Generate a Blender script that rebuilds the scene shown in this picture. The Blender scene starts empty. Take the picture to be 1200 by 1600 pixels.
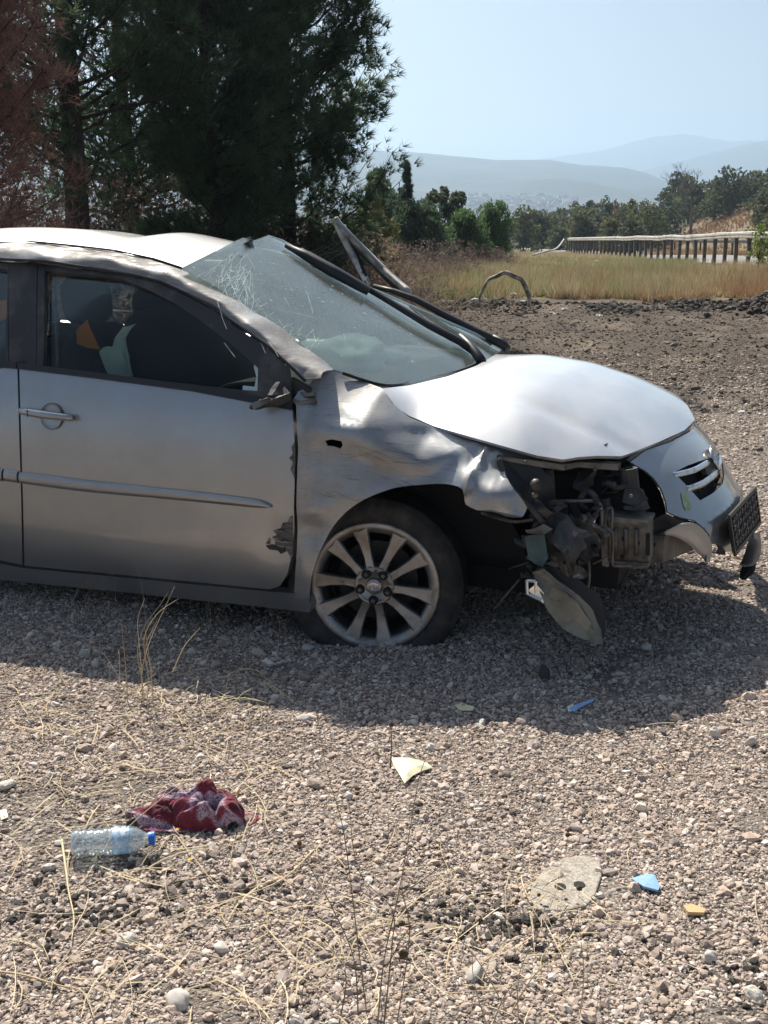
import bpy, bmesh, math, random
import numpy as np
from mathutils import Vector, Matrix, noise
from mathutils.geometry import delaunay_2d_cdt
R = math.radians
random.seed(7)
rng = np.random.default_rng(7)
S = bpy.context.scene
COL = S.collection

# ------------------------------------------------------------------ camera, sky, sun, exposure
FPX, HOR, CH = 1800.0, 342.0, 1.42
PITCH = math.atan((800 - HOR) / FPX)
cam_d = bpy.data.cameras.new('camera'); cam = bpy.data.objects.new('camera', cam_d); COL.objects.link(cam)
cam.location = (0, 0, CH); cam.rotation_euler = (math.pi / 2 - PITCH, 0, 0)
cam_d.sensor_fit = 'VERTICAL'; cam_d.sensor_height = 36; cam_d.sensor_width = 27
cam_d.lens = 36 * FPX / 1600; cam_d.clip_start = .05; cam_d.clip_end = 20000
S.camera = cam
SUN_EL, SUN_AZ = 51.2, math.atan2(-.43, .98)      # direction to the sun seen from above: mostly +Y, a little -X
w = bpy.data.worlds.new('World'); S.world = w; w.use_nodes = True
nt = w.node_tree; bg = nt.nodes['Background']
sky = nt.nodes.new('ShaderNodeTexSky'); sky.sky_type = 'NISHITA'; sky.sun_disc = False
sky.sun_elevation = R(SUN_EL); sky.sun_rotation = SUN_AZ
sky.altitude = 100; sky.air_density = 1.0; sky.dust_density = 2.4; sky.ozone_density = 1.2
nt.links.new(sky.outputs[0], bg.inputs[0]); bg.inputs[1].default_value = .05
sun_d = bpy.data.lights.new('sun', 'SUN'); sun = bpy.data.objects.new('sun', sun_d); COL.objects.link(sun)
sun_d.energy = 5.0; sun_d.angle = R(.55); sun_d.color = (1, .93, .82)
sun.rotation_euler = Vector((.43, -.98, -1.33)).to_track_quat('-Z', 'Y').to_euler()
sun.location = (-6, 14, 18)
S.view_settings.view_transform = 'Standard'; S.view_settings.look = 'None'
S.view_settings.gamma = 1; S.view_settings.use_curve_mapping = False
S.view_settings.exposure = 0.76
S.render.engine = 'CYCLES'
S.cycles.volume_bounces = 1; S.cycles.transparent_max_bounces = 16; S.cycles.max_bounces = 8
HAZE = 4.0e-4

# ------------------------------------------------------------------ pixel -> ray helpers
def ray(u, v):
    x = (u - 600) / FPX; y = -(v - 800) / FPX
    return Vector((x, math.cos(PITCH) + y * math.sin(PITCH), -math.sin(PITCH) + y * math.cos(PITCH)))
CAM = Vector((0, 0, CH))
def gp(u, v, z=0):
    d = ray(u, v); return CAM + d * ((z - CH) / d.z)
def dp(u, v, Y):
    d = ray(u, v); return CAM + d * (Y / d.y)

# ------------------------------------------------------------------ object helpers
def tag(o, label=None, cat=None, group=None, kind=None):
    if label: o['label'] = label
    if cat: o['category'] = cat
    if group: o['group'] = group
    if kind: o['kind'] = kind
    return o
def empty(name, loc=(0, 0, 0), label=None, cat=None, group=None):
    o = bpy.data.objects.new(name, None); COL.objects.link(o); o.location = loc
    o.empty_display_size = .1
    return tag(o, label, cat, group)
def obj(name, vs, fs, mat, parent=None, smooth=True, solid=0, off=-1, bevel=0):
    me = bpy.data.meshes.new(name)
    me.from_pydata([tuple(v) for v in vs], [], [tuple(f) for f in fs]); me.update()
    if smooth: me.polygons.foreach_set('use_smooth', [True] * len(me.polygons))
    return link(name, me, mat, parent, solid, off, bevel)
def link(name, me, mat, parent=None, solid=0, off=-1, bevel=0, smooth_split=True):
    for m in (mat if isinstance(mat, (list, tuple)) else [mat]): me.materials.append(m)
    o = bpy.data.objects.new(name, me); COL.objects.link(o); o.parent = parent
    if solid:
        s = o.modifiers.new('s', 'SOLIDIFY'); s.thickness = solid; s.offset = off
        if smooth_split: e = o.modifiers.new('e', 'EDGE_SPLIT'); e.split_angle = R(50)
    if bevel:
        b = o.modifiers.new('b', 'BEVEL'); b.width = bevel; b.segments = 2; b.limit_method = 'ANGLE'; b.angle_limit = R(40)
    return o
def npmesh(name, V, F, mat, parent=None, smooth=False, mi=None):
    V = np.asarray(V, np.float32); F = np.asarray(F, np.int32); k = F.shape[1]
    me = bpy.data.meshes.new(name)
    me.vertices.add(len(V)); me.vertices.foreach_set('co', V.ravel())
    me.loops.add(F.size); me.loops.foreach_set('vertex_index', F.ravel())
    me.polygons.add(len(F)); me.polygons.foreach_set('loop_start', np.arange(0, F.size, k, dtype=np.int32))
    if smooth: me.polygons.foreach_set('use_smooth', np.ones(len(F), bool))
    if mi is not None: me.polygons.foreach_set('material_index', np.asarray(mi, np.int32))
    me.update(calc_edges=True); me.validate()
    return link(name, me, mat, parent)
class MB:
    def __init__(s): s.v = []; s.f = []
    def add(s, vs, fs):
        n = len(s.v); s.v += [Vector(v) for v in vs]; s.f += [tuple(i + n for i in f) for f in fs]; return s
    def box(s, c, d, M=None):
        c = Vector(c); vs = []
        for x in (-.5, .5):
            for y in (-.5, .5):
                for z in (-.5, .5):
                    p = Vector((x * d[0], y * d[1], z * d[2]))
                    if M: p = M @ p
                    vs.append(c + p)
        return s.add(vs, [(0, 1, 3, 2), (4, 6, 7, 5), (0, 4, 5, 1), (2, 3, 7, 6), (0, 2, 6, 4), (1, 5, 7, 3)])
    def tube(s, pts, r, n=6, cap=True):
        pts = [Vector(p) for p in pts]; rr = r if isinstance(r, (list, tuple)) else [r] * len(pts)
        rings = []; up = Vector((0, 0, 1))
        for i, p in enumerate(pts):
            t = (pts[min(i + 1, len(pts) - 1)] - pts[max(i - 1, 0)])
            if t.length < 1e-9: t = Vector((0, 0, 1))
            t.normalize()
            a = t.cross(up)
            if a.length < .1: a = t.cross(Vector((1, 0, 0)))
            a.normalize(); b = t.cross(a)
            rings.append([p + (a * math.cos(k * 2 * math.pi / n) + b * math.sin(k * 2 * math.pi / n)) * rr[i] for k in range(n)])
        fs = []
        for i in range(len(rings) - 1):
            for k in range(n):
                fs.append((i * n + k, i * n + (k + 1) % n, (i + 1) * n + (k + 1) % n, (i + 1) * n + k))
        if cap: fs.append(tuple(range(n))[::-1]); fs.append(tuple((len(rings) - 1) * n + k for k in range(n)))
        return s.add([v for r_ in rings for v in r_], fs)
    def lathe(s, prof, n, M, close=False):
        # prof: list of (axial, radius); axis = local X of M
        vs = []; fs = []
        for a, r in prof:
            for k in range(n):
                t = 2 * math.pi * k / n
                vs.append(M @ Vector((a, r * math.cos(t), r * math.sin(t))))
        m = len(prof)
        for i in range(m - 1 + (1 if close else 0)):
            j = (i + 1) % m
            for k in range(n):
                fs.append((i * n + k, i * n + (k + 1) % n, j * n + (k + 1) % n, j * n + k))
        return s.add(vs, fs)
    def prism(s, poly, d):
        n = len(poly); d = Vector(d)
        vs = [Vector(p) for p in poly] + [Vector(p) + d for p in poly]
        return s.add(vs, [tuple(range(n))[::-1], tuple(range(n, 2 * n))] + [(i, (i + 1) % n, n + (i + 1) % n, n + i) for i in range(n)])
    def build(s, name, mat, parent=None, smooth=False, **k):
        return obj(name, s.v, s.f, mat, parent, smooth, **k)
def cat_rom(P, n, closed=False):
    P = [Vector(p) for p in P]; out = []; m = len(P)
    rngs = range(m if closed else m - 1)
    for i in rngs:
        if closed: a, b, c, d = P[i - 1], P[i], P[(i + 1) % m], P[(i + 2) % m]
        else: a, b, c, d = P[max(i - 1, 0)], P[i], P[i + 1], P[min(i + 2, m - 1)]
        for k in range(n):
            t = k / n
            out.append(.5 * ((2 * b) + (c - a) * t + (2 * a - 5 * b + 4 * c - d) * t * t + (3 * b - a - 3 * c + d) * t ** 3))
    if not closed: out.append(P[-1].copy())
    return out
def grid_patch(rows, nu, nv):
    rows = [cat_rom(r, nu) for r in rows]
    cols = [cat_rom([r[i] for r in rows], nv) for i in range(len(rows[0]))]
    nI, nJ = len(cols), len(cols[0])
    vs = [p for c in cols for p in c]
    fs = [(i * nJ + j, (i + 1) * nJ + j, (i + 1) * nJ + j + 1, i * nJ + j + 1) for i in range(nI - 1) for j in range(nJ - 1)]
    return vs, fs
def interp(x, T):
    if x <= T[0][0]: return T[0][1]
    for (a, b), (c, d) in zip(T, T[1:]):
        if x <= c: return b + (d - b) * (x - a) / (c - a)
    return T[-1][1]
_TC = {}
def smooth_interp(x, T):
    # gaussian-smoothed table, cached
    k = id(T)
    if k not in _TC:
        a, b = T[0][0], T[-1][0]; st = .005; n = int((b - a) / st) + 1; m = 60
        xa = a + st * np.arange(-m, n + m); ya = np.interp(xa, [p[0] for p in T], [p[1] for p in T])
        s0 = (T[1][1] - T[0][1]) / (T[1][0] - T[0][0]); s1 = (T[-1][1] - T[-2][1]) / (T[-1][0] - T[-2][0])
        ya = np.where(xa < a, T[0][1] + s0 * (xa - a), np.where(xa > b, T[-1][1] + s1 * (xa - b), ya))
        sg = (.012 if T[0][1] == .84 else .028) if b - a < 1.7 else .06; g = np.exp(-.5 * (st * np.arange(-25, 26) / sg) ** 2); g /= g.sum()
        yy = np.convolve(ya, g, 'same')[25:-25]; _TC[k] = (T, xa[25], st, yy.tolist())
    _, x0, st, yy = _TC[k]; f = (x - x0) / st; i = min(max(int(f), 0), len(yy) - 2); f = min(max(f - i, 0), 1)
    return yy[i] * (1 - f) + yy[i + 1] * f
def sstep(a, b, x):
    t = min(1, max(0, (x - a) / (b - a))); return t * t * (3 - 2 * t)
def cdt(outline, step, func, jitter=0, holes=()):
    """triangulate a 2D outline (list of 2D) with inner points, map with func(a,b)->Vector"""
    def inside(p, poly):
        c = False; n = len(poly)
        for i in range(n):
            a, b = poly[i], poly[i - 1]
            if (a[1] > p[1]) != (b[1] > p[1]) and p[0] < (b[0] - a[0]) * (p[1] - a[1]) / (b[1] - a[1]) + a[0]: c = not c
        return c
    def dens(poly):
        out = []
        for i in range(len(poly)):
            a, b = Vector(poly[i][:2]), Vector(poly[(i + 1) % len(poly)][:2])
            k = max(1, int((b - a).length / step))
            for j in range(k): out.append(a + (b - a) * j / k)
        return out
    def area(p): return sum(p[i - 1][0] * p[i][1] - p[i][0] * p[i - 1][1] for i in range(len(p)))
    loops = [dens(outline)] + [dens(h) for h in holes]
    pts = []; edges = []
    for L in loops:
        n0 = len(pts); pts += L
        edges += [(n0 + i, n0 + (i + 1) % len(L)) for i in range(len(L))]
    xs = [p[0] for p in loops[0]]; ys = [p[1] for p in loops[0]]
    x = min(xs) + step / 2; r = 0
    bpts = np.array([(p[0], p[1]) for p in pts])
    while x < max(xs):
        y = min(ys) + step / 2 * (r % 2)
        while y < max(ys):
            if inside((x, y), loops[0]) and not any(inside((x, y), h) for h in loops[1:]):
                if np.min(np.abs(bpts - (x, y)).sum(1)) > step * .5: pts.append(Vector((x, y)))
            y += step
        x += step * .87; r += 1
    V, E_, F, *_ = delaunay_2d_cdt([Vector(p[:2]) for p in pts], edges, [], 0, 1e-6)
    fs = []
    for f in F:
        c = sum((V[i] for i in f), Vector((0, 0))) / len(f)
        if inside(c, loops[0]) and not any(inside(c, h) for h in loops[1:]): fs.append(tuple(f))
    return [func(p[0], p[1]) for p in V], fs
def orient(vs, fs, want):
    """flip all the faces so that the average normal points along want"""
    n = Vector((0, 0, 0))
    for f in fs:
        a, b, c = vs[f[0]], vs[f[1]], vs[f[2]]
        n += (b - a).cross(c - a)
    return fs if n.dot(Vector(want)) > 0 else [tuple(reversed(f)) for f in fs]

# ------------------------------------------------------------------ materials
def mat(name, col, rough=.6, metal=0, coat=0, spec=.5, trans=0, bump=None, var=None, ior=1.45, alpha=1, sheen=0):
    """var: (scale, second colour, low, high) ; bump: (scale, strength, distance)"""
    m = bpy.data.materials.new(name); m.use_nodes = True; t = m.node_tree; b = t.nodes['Principled BSDF']
    b.inputs['Base Color'].default_value = (*col, 1); b.inputs['Roughness'].default_value = rough
    b.inputs['Metallic'].default_value = metal; b.inputs['Coat Weight'].default_value = coat
    b.inputs['Coat Roughness'].default_value = .08
    b.inputs['Specular IOR Level'].default_value = spec; b.inputs['Transmission Weight'].default_value = trans
    b.inputs['IOR'].default_value = ior; b.inputs['Alpha'].default_value = alpha
    tc = t.nodes.new('ShaderNodeTexCoord')
    if var:
        for k, (sc, c2, lo, hi) in enumerate(var if isinstance(var, list) else [var]):
            n = t.nodes.new('ShaderNodeTexNoise'); n.inputs['Detail'].default_value = 6; n.inputs['Roughness'].default_value = .65
            mp = t.nodes.new('ShaderNodeMapping'); mp.inputs['Location'].default_value = (k * 7.3, k * 3.1, 1.7)
            if isinstance(sc, tuple): mp.inputs['Scale'].default_value = sc; n.inputs['Scale'].default_value = 1
            else: n.inputs['Scale'].default_value = sc
            t.links.new(tc.outputs['Object'], mp.inputs[0]); t.links.new(mp.outputs[0], n.inputs[0])
            r = t.nodes.new('ShaderNodeMapRange'); r.inputs[1].default_value = lo; r.inputs[2].default_value = hi
            t.links.new(n.outputs[0], r.inputs[0])
            mx = t.nodes.new('ShaderNodeMix'); mx.data_type = 'RGBA'
            src = b.inputs['Base Color'].links[0].from_socket if b.inputs['Base Color'].links else None
            if src: t.links.new(src, mx.inputs[6])
            else: mx.inputs[6].default_value = (*col, 1)
            mx.inputs[7].default_value = (*c2, 1); t.links.new(r.outputs[0], mx.inputs[0])
            t.links.new(mx.outputs[2], b.inputs['Base Color'])
    if bump:
        n = t.nodes.new('ShaderNodeTexNoise'); n.inputs['Scale'].default_value = bump[0]; n.inputs['Detail'].default_value = 8
        n.inputs['Roughness'].default_value = .7
        t.links.new(tc.outputs['Object'], n.inputs[0]); bu = t.nodes.new('ShaderNodeBump')
        bu.inputs['Strength'].default_value = bump[1]; bu.inputs['Distance'].default_value = bump[2]
        t.links.new(n.outputs[0], bu.inputs['Height']); t.links.new(bu.outputs[0], b.inputs['Normal'])
    return m
def N(t, kind, **k):
    n = t.nodes.new(kind)
    for a, b in k.items(): setattr(n, a, b)
    return n
def paint(name, scratch=0.0, dirt=.35, th=.56, base0=(.35, .362, .375), r0=.36, dust0=(.20, .175, .145)):
    """silver metallic paint with dust film and streaky scrapes"""
    m = bpy.data.materials.new(name); m.use_nodes = True; t = m.node_tree; b = t.nodes['Principled BSDF']; L = t.links.new
    tc = N(t, 'ShaderNodeTexCoord')
    def nz(sc, det=6, mapping=None, loc=(0, 0, 0), rough=.6):
        mp = N(t, 'ShaderNodeMapping'); mp.inputs['Scale'].default_value = mapping or (1, 1, 1); mp.inputs['Location'].default_value = loc
        if mapping: mp.inputs['Rotation'].default_value = (0, R(8), 0)
        n = N(t, 'ShaderNodeTexNoise'); n.inputs['Scale'].default_value = sc; n.inputs['Detail'].default_value = det
        n.inputs['Roughness'].default_value = rough
        L(tc.outputs['Object'], mp.inputs[0]); L(mp.outputs[0], n.inputs[0]); return n.outputs[0]
    def rg(s, lo, hi, a=0, c=1):
        r = N(t, 'ShaderNodeMapRange'); L(s, r.inputs[0]); r.inputs[1].default_value = lo; r.inputs[2].default_value = hi
        r.inputs[3].default_value = a; r.inputs[4].default_value = c; return r.outputs[0]
    def mix(f, a, c):
        x = N(t, 'ShaderNodeMix', data_type='RGBA'); L(f, x.inputs[0])
        for i, s in ((6, a), (7, c)):
            if isinstance(s, tuple): x.inputs[i].default_value = (*s, 1)
            else: L(s, x.inputs[i])
        return x.outputs[2]
    def math_(op, a, c):
        x = N(t, 'ShaderNodeMath', operation=op)
        for i, s in ((0, a), (1, c)):
            if isinstance(s, (int, float)): x.inputs[i].default_value = s
            else: L(s, x.inputs[i])
        return x.outputs[0]
    flake = rg(nz(900, 1), .3, .7, .92, 1.06)
    dust = math_('MULTIPLY', rg(nz(5, 8, rough=.7), .38, .72), dirt)
    base = mix(dust, base0, dust0)
    metal = math_('SUBTRACT', .88, dust)
    rough = rg(dust, 0, 1, r0, .75)
    if scratch:
        st = nz(9, 6, (1.6, 3, 26), rough=.75); patch = rg(nz(2.6, 4, loc=(3, 1, 2)), .5 - scratch * .22, .62, 0, 1)
        s1 = math_('MULTIPLY', rg(st, th, th + .10), patch)
        st2 = nz(22, 4, (.6, 2, 18), loc=(5, 2, 9), rough=.8); s2 = math_('MULTIPLY', rg(st2, .60, .66), patch)
        base = mix(s1, base, (.20, .18, .16)); base = mix(s2, base, (.05, .048, .045))
        metal = math_('MULTIPLY', metal, rg(s1, 0, 1, 1, .55)); rough = math_('ADD', rough, rg(s1, 0, 1, 0, .22))
        bu = N(t, 'ShaderNodeBump'); bu.inputs['Strength'].default_value = .22; bu.inputs['Distance'].default_value = .002
        L(math_('ADD', st, math_('MULTIPLY', nz(34, 5), .4)), bu.inputs['Height']); L(bu.outputs[0], b.inputs['Normal'])
    L(base, b.inputs['Base Color']); L(metal, b.inputs['Metallic']); L(rough, b.inputs['Roughness'])
    b.inputs['Coat Weight'].default_value = 1.0 if not scratch else .6; b.inputs['Coat Roughness'].default_value = .07; b.inputs['Coat IOR'].default_value = 1.6
    return m
def glass(name, tint, haze_, hcol, gl=1.0, rough=.02):
    m = bpy.data.materials.new(name); m.use_nodes = True; t = m.node_tree; t.nodes.clear(); L = t.links.new
    o = N(t, 'ShaderNodeOutputMaterial'); tr = N(t, 'ShaderNodeBsdfTransparent'); tr.inputs[0].default_value = (*tint, 1)
    df = N(t, 'ShaderNodeBsdfDiffuse'); df.inputs[0].default_value = (*hcol, 1)
    g = N(t, 'ShaderNodeBsdfGlossy'); g.inputs['Roughness'].default_value = rough
    fr = N(t, 'ShaderNodeFresnel'); fr.inputs[0].default_value = 1.5
    ml = N(t, 'ShaderNodeMath', operation='MULTIPLY'); ml.inputs[1].default_value = gl; L(fr.outputs[0], ml.inputs[0])
    n = N(t, 'ShaderNodeTexNoise'); n.inputs['Scale'].default_value = 6; n.inputs['Detail'].default_value = 8; n.inputs['Roughness'].default_value = .7
    tc = N(t, 'ShaderNodeTexCoord'); L(tc.outputs['Object'], n.inputs[0])
    r = N(t, 'ShaderNodeMapRange'); L(n.outputs[0], r.inputs[0]); r.inputs[1].default_value = .3; r.inputs[2].default_value = .75
    r.inputs[3].default_value = haze_ * .6; r.inputs[4].default_value = haze_ * 1.6
    a = N(t, 'ShaderNodeMixShader'); L(r.outputs[0], a.inputs[0]); L(tr.outputs[0], a.inputs[1]); L(df.outputs[0], a.inputs[2])
    c = N(t, 'ShaderNodeMixShader'); L(ml.outputs[0], c.inputs[0]); L(a.outputs[0], c.inputs[1]); L(g.outputs[0], c.inputs[2])
    L(c.outputs[0], o.inputs[0]); return m
def rand_mat(name, cols, rough=.85, bump=None, trans=0):
    """colour picked per mesh island / instance"""
    m = bpy.data.materials.new(name); m.use_nodes = True; t = m.node_tree; b = t.nodes['Principled BSDF']; L = t.links.new
    b.inputs['Roughness'].default_value = rough; b.inputs['Specular IOR Level'].default_value = .3
    g = N(t, 'ShaderNodeNewGeometry'); oi = N(t, 'ShaderNodeObjectInfo')
    ad = N(t, 'ShaderNodeMath', operation='ADD'); L(g.outputs['Random Per Island'], ad.inputs[0]); L(oi.outputs['Random'], ad.inputs[1])
    fr = N(t, 'ShaderNodeMath', operation='FRACT'); L(ad.outputs[0], fr.inputs[0])
    cr = N(t, 'ShaderNodeValToRGB'); cr.color_ramp.interpolation = 'LINEAR'
    el = cr.color_ramp.elements
    while len(el) < len(cols): el.new(.5)
    for i, c in enumerate(cols): el[i].position = i / (len(cols) - 1); el[i].color = (*c, 1)
    L(fr.outputs[0], cr.inputs[0]); L(cr.outputs[0], b.inputs['Base Color'])
    if bump:
        tc = N(t, 'ShaderNodeTexCoord'); n = N(t, 'ShaderNodeTexNoise'); n.inputs['Scale'].default_value = bump[0]; L(tc.outputs['Object'], n.inputs[0])
        bu = N(t, 'ShaderNodeBump'); bu.inputs['Strength'].default_value = bump[1]; bu.inputs['Distance'].default_value = bump[2]
        L(n.outputs[0], bu.inputs['Height']); L(bu.outputs[0], b.inputs['Normal'])
    if trans:
        o = t.nodes['Material Output']; tl = N(t, 'ShaderNodeBsdfTranslucent'); L(cr.outputs[0], tl.inputs[0])
        mx = N(t, 'ShaderNodeMixShader'); mx.inputs[0].default_value = trans
        L(b.outputs[0], mx.inputs[1]); L(tl.outputs[0], mx.inputs[2]); L(mx.outputs[0], o.inputs[0])
    return m

M_paint = paint('silver_paint', 0, .30)
M_door = paint('silver_paint_door', 0, .24, base0=(.37, .382, .395))
M_scr = paint('scraped_silver_paint', 1.0, .7)
M_rail = paint('scoured_silver_paint', 1.7, 1.0, .40)
M_roof = paint('sunlit_silver_top_paint', .0, .30, base0=(.70, .71, .72), r0=.46, dust0=(.60, .59, .57))  # same silver as the sides, base and dust lightened to paint in sunlight
M_black = mat('black_plastic', (.018, .018, .02), .45, bump=(60, .1, .002))
M_dusty = mat('dusty_black_plastic', (.03, .03, .032), .6, var=(7, (.11, .10, .09), .5, .75), bump=(40, .3, .003))
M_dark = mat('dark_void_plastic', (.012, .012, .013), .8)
M_rubber = mat('tyre_rubber', (.022, .022, .023), .75, var=(14, (.075, .068, .058), .45, .75), bump=(120, .3, .002))
M_rim = mat('dirty_alloy', (.34, .34, .34), .38, metal=.85, var=[(9, (.20, .18, .155), .42, .66), (40, (.08, .07, .06), .6, .75)], bump=(90, .2, .001))
M_chrome = mat('chrome', (.7, .7, .7), .18, metal=1, var=(20, (.35, .32, .28), .5, .7))
M_steel = mat('bare_steel', (.20, .19, .175), .5, metal=.6, var=(12, (.06, .05, .042), .4, .65), bump=(30, .4, .004))
M_beige = mat('primed_steel', (.20, .185, .16), .55, metal=.35, var=(10, (.07, .06, .05), .42, .66), bump=(30, .3, .003))
M_seat = mat('seat_fabric', (.035, .035, .037), .9, bump=(300, .3, .001))
M_dash = mat('dashboard_plastic', (.03, .03, .032), .6, var=(8, (.10, .095, .085), .5, .8))
M_airbag = mat('airbag_fabric', (.80, .86, .76), .85, bump=(25, .6, .01), var=(4, (.58, .68, .60), .45, .7))
M_orange = mat('orange_cloth', (.75, .24, .04), .8, bump=(30, .4, .005))
M_wind = glass('windscreen_glass', (.84, .92, .885), .10, (.50, .54, .51), .62)
M_side = glass('side_glass', (.82, .86, .84), .004, (.3, .3, .28), .24)
M_crack = mat('crushed_glass', (.72, .86, .82), .25, trans=.3, spec=.8)
M_crumple = mat('crumpled_grey_sheet', (.085, .085, .085), .5, metal=.3, var=[(9, (.03, .032, .034), .4, .6), (19, (.26, .25, .24), .58, .7)], bump=(26, .6, .01))
M_teal = mat('teal_liner', (.06, .13, .14), .5, var=(9, (.02, .03, .03), .4, .7))
M_lens = mat('yellowed_lamp_lens', (.36, .345, .27), .25, spec=.8, trans=.5, var=(8, (.16, .15, .10), .42, .65))
M_reflector = mat('lamp_reflector', (.75, .75, .72), .25, metal=.7)

# ------------------------------------------------------------------ terrain
def bank(x, y):
    # far side of the road rises into a wooded bank
    xr = 19.6 + .05 * (y - 36)
    return sstep(0, 11, x - xr) * 4.0 * sstep(34, 70, y) * (1 - sstep(180, 420, y))
def mound(x, y):
    h = 0
    # burnt rubble berm beyond the bare patch
    h += .13 * math.exp(-((y - 18.9 - .25 * math.sin(x * 1.3)) / .55) ** 2) * sstep(.6, 1.6, x) * (.5 + .5 * noise.noise(Vector((x * 1.1, y, 3))) + .35)
    h += .42 * math.exp(-((x - 6.35) ** 2 / .42 + (y - 17.9) ** 2 / .5))
    return h
def gz(x, y):
    z = 0
    if y > 30: z -= .018 * (min(y, 200) - 30) * sstep(26, 44, y)
    if y > 160: z -= 26 * sstep(160, 900, y)
    z += bank(x, y)
    if y < 40: z += mound(x, y)
    if x < -3 and y > 9: z += .25 * sstep(-3, -9, x) * sstep(9, 14, y)
    if abs(x) < 30 and y < 60:
        z += .05 * noise.noise(Vector((x * .35, y * .35, 0))) * sstep(6, 10, y) + .012 * noise.noise(Vector((x * 2.2, y * 2.2, 5)))
    if abs(x) < 9 and y < 20:
        z += .006 * noise.noise(Vector((x * 9, y * 9, 9)))
        if 8 < y < 19 and x > -.5:
            k = noise.noise(Vector((x * .5, y * .5, 21))); z += (.035 * math.sin(y * 5.2 + 2.5 * k + .5 * x) + .045 * abs(noise.noise(Vector((x * 1.8, y * 2.6, 31))))) * sstep(8, 10.5, y) * (1 - sstep(17.5, 19, y))
        if 5.8 < y: z += .03 * noise.noise(Vector((x * 2.6, y * 1.6, 4))) * sstep(5.8, 8, y)
    # gravel pushed up where the flat wheel ploughed in
    z += .02 * math.exp(-((x - .3) ** 2 / .03 + (y - 3.75) ** 2 / .06))
    return z
xs = sorted(set(np.round(np.concatenate([np.arange(-2.6, 5.2, .05), np.arange(-9, 9, .25), np.linspace(-60, 60, 61), np.geomspace(60, 5200, 22), -np.geomspace(60, 5200, 22)]), 3)))
ys = sorted(set(np.round(np.concatenate([np.arange(1.2, 6.5, .05), np.arange(6.5, 21, .12), np.arange(21, 60, 1.0), np.geomspace(60, 5200, 46), -np.geomspace(.5, 5200, 24), [0, .6]]), 3)))
def build_ground():
    V = np.array([(x, y, gz(x, y)) for y in ys for x in xs]); nx = len(xs)
    i = np.arange((len(ys) - 1) * nx).reshape(-1, nx)[:, :-1].ravel()
    F = np.stack([i, i + 1, i + nx + 1, i + nx], 1)
    m = bpy.data.materials.new('ground_material'); m.use_nodes = True; t = m.node_tree; b = t.nodes['Principled BSDF']; L = t.links.new
    b.inputs['Roughness'].default_value = .95; b.inputs['Specular IOR Level'].default_value = .2
    tc = N(t, 'ShaderNodeTexCoord'); sp = N(t, 'ShaderNodeSeparateXYZ'); L(tc.outputs['Object'], sp.inputs[0])
    def nz(sc, det=6, rough=.6):
        n = N(t, 'ShaderNodeTexNoise'); n.inputs['Scale'].default_value = sc; n.inputs['Detail'].default_value = det
        n.inputs['Roughness'].default_value = rough; L(tc.outputs['Object'], n.inputs[0]); return n.outputs[0]
    def rg(s, lo, hi, a=0, c=1):
        r = N(t, 'ShaderNodeMapRange'); L(s, r.inputs[0]); r.inputs[1].default_value = lo; r.inputs[2].default_value = hi
        r.inputs[3].default_value = a; r.inputs[4].default_value = c; return r.outputs[0]
    def mix(f, a, c):
        x = N(t, 'ShaderNodeMix', data_type='RGBA'); L(f, x.inputs[0])
        for i_, s in ((6, a), (7, c)):
            if isinstance(s, tuple): x.inputs[i_].default_value = (*s, 1)
            else: L(s, x.inputs[i_])
        return x.outputs[2]
    def ma(op, a, c):
        x = N(t, 'ShaderNodeMath', operation=op)
        for i_, s in ((0, a), (1, c)):
            if isinstance(s, (int, float)): x.inputs[i_].default_value = s
            else: L(s, x.inputs[i_])
        return x.outputs[0]
    vo = N(t, 'ShaderNodeTexVoronoi'); vo.inputs['Scale'].default_value = 95; L(tc.outputs['Object'], vo.inputs[0])
    vc = N(t, 'ShaderNodeSeparateColor'); L(vo.outputs['Color'], vc.inputs[0])
    gravel = mix(vc.outputs[0], (.15, .128, .11), (.42, .365, .31))
    gravel = mix(rg(nz(3.2), .42, .65), gravel, (.17, .145, .122))
    dirt = mix(rg(nz(14, 8, .75), .35, .65), (.17, .135, .105), (.075, .062, .052))
    dirt = mix(rg(nz(1.1, 5), .5, .62), dirt, (.20, .16, .125))
    soil = mix(rg(nz(2.2, 6), .4, .6), (.33, .25, .15), (.20, .18, .09))
    far = mix(rg(nz(.02, 8, .7), .45, .6), (.055, .065, .035), (.16, .14, .09))
    wob = ma('MULTIPLY', nz(.8, 4), 3.0)
    yy = ma('ADD', sp.outputs[1], wob)
    bs = N(t, 'ShaderNodeVectorMath', operation='DISTANCE'); bs.inputs[1].default_value = (28.5, 102, 1.8)
    bm2 = N(t, 'ShaderNodeVectorMath', operation='MULTIPLY'); bm2.inputs[1].default_value = (1, .5, 0); L(tc.outputs['Object'], bm2.inputs[0]); L(bm2.outputs[0], bs.inputs[0]); bs.inputs[1].default_value = (28.5, 51, 0)
    bare = rg(ma('ADD', bs.outputs['Value'], wob), 8.5, 6.5)
    c = mix(rg(yy, 8.0, 12.0), gravel, dirt); c = mix(rg(yy, 22.2, 23.6), c, soil); c = mix(rg(sp.outputs[1], 60, 120), c, far); c = mix(bare, c, (.19, .145, .10))
    # brush floor under the pines
    xx = ma('ADD', sp.outputs[0], wob); brush = ma('MULTIPLY', rg(xx, 1.2, 0.2), rg(yy, 11.5, 13)); c = mix(brush, c, (.12, .085, .055))
    L(c, b.inputs['Base Color'])
    bu = N(t, 'ShaderNodeBump'); bu.inputs['Strength'].default_value = .9; bu.inputs['Distance'].default_value = .012
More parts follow.
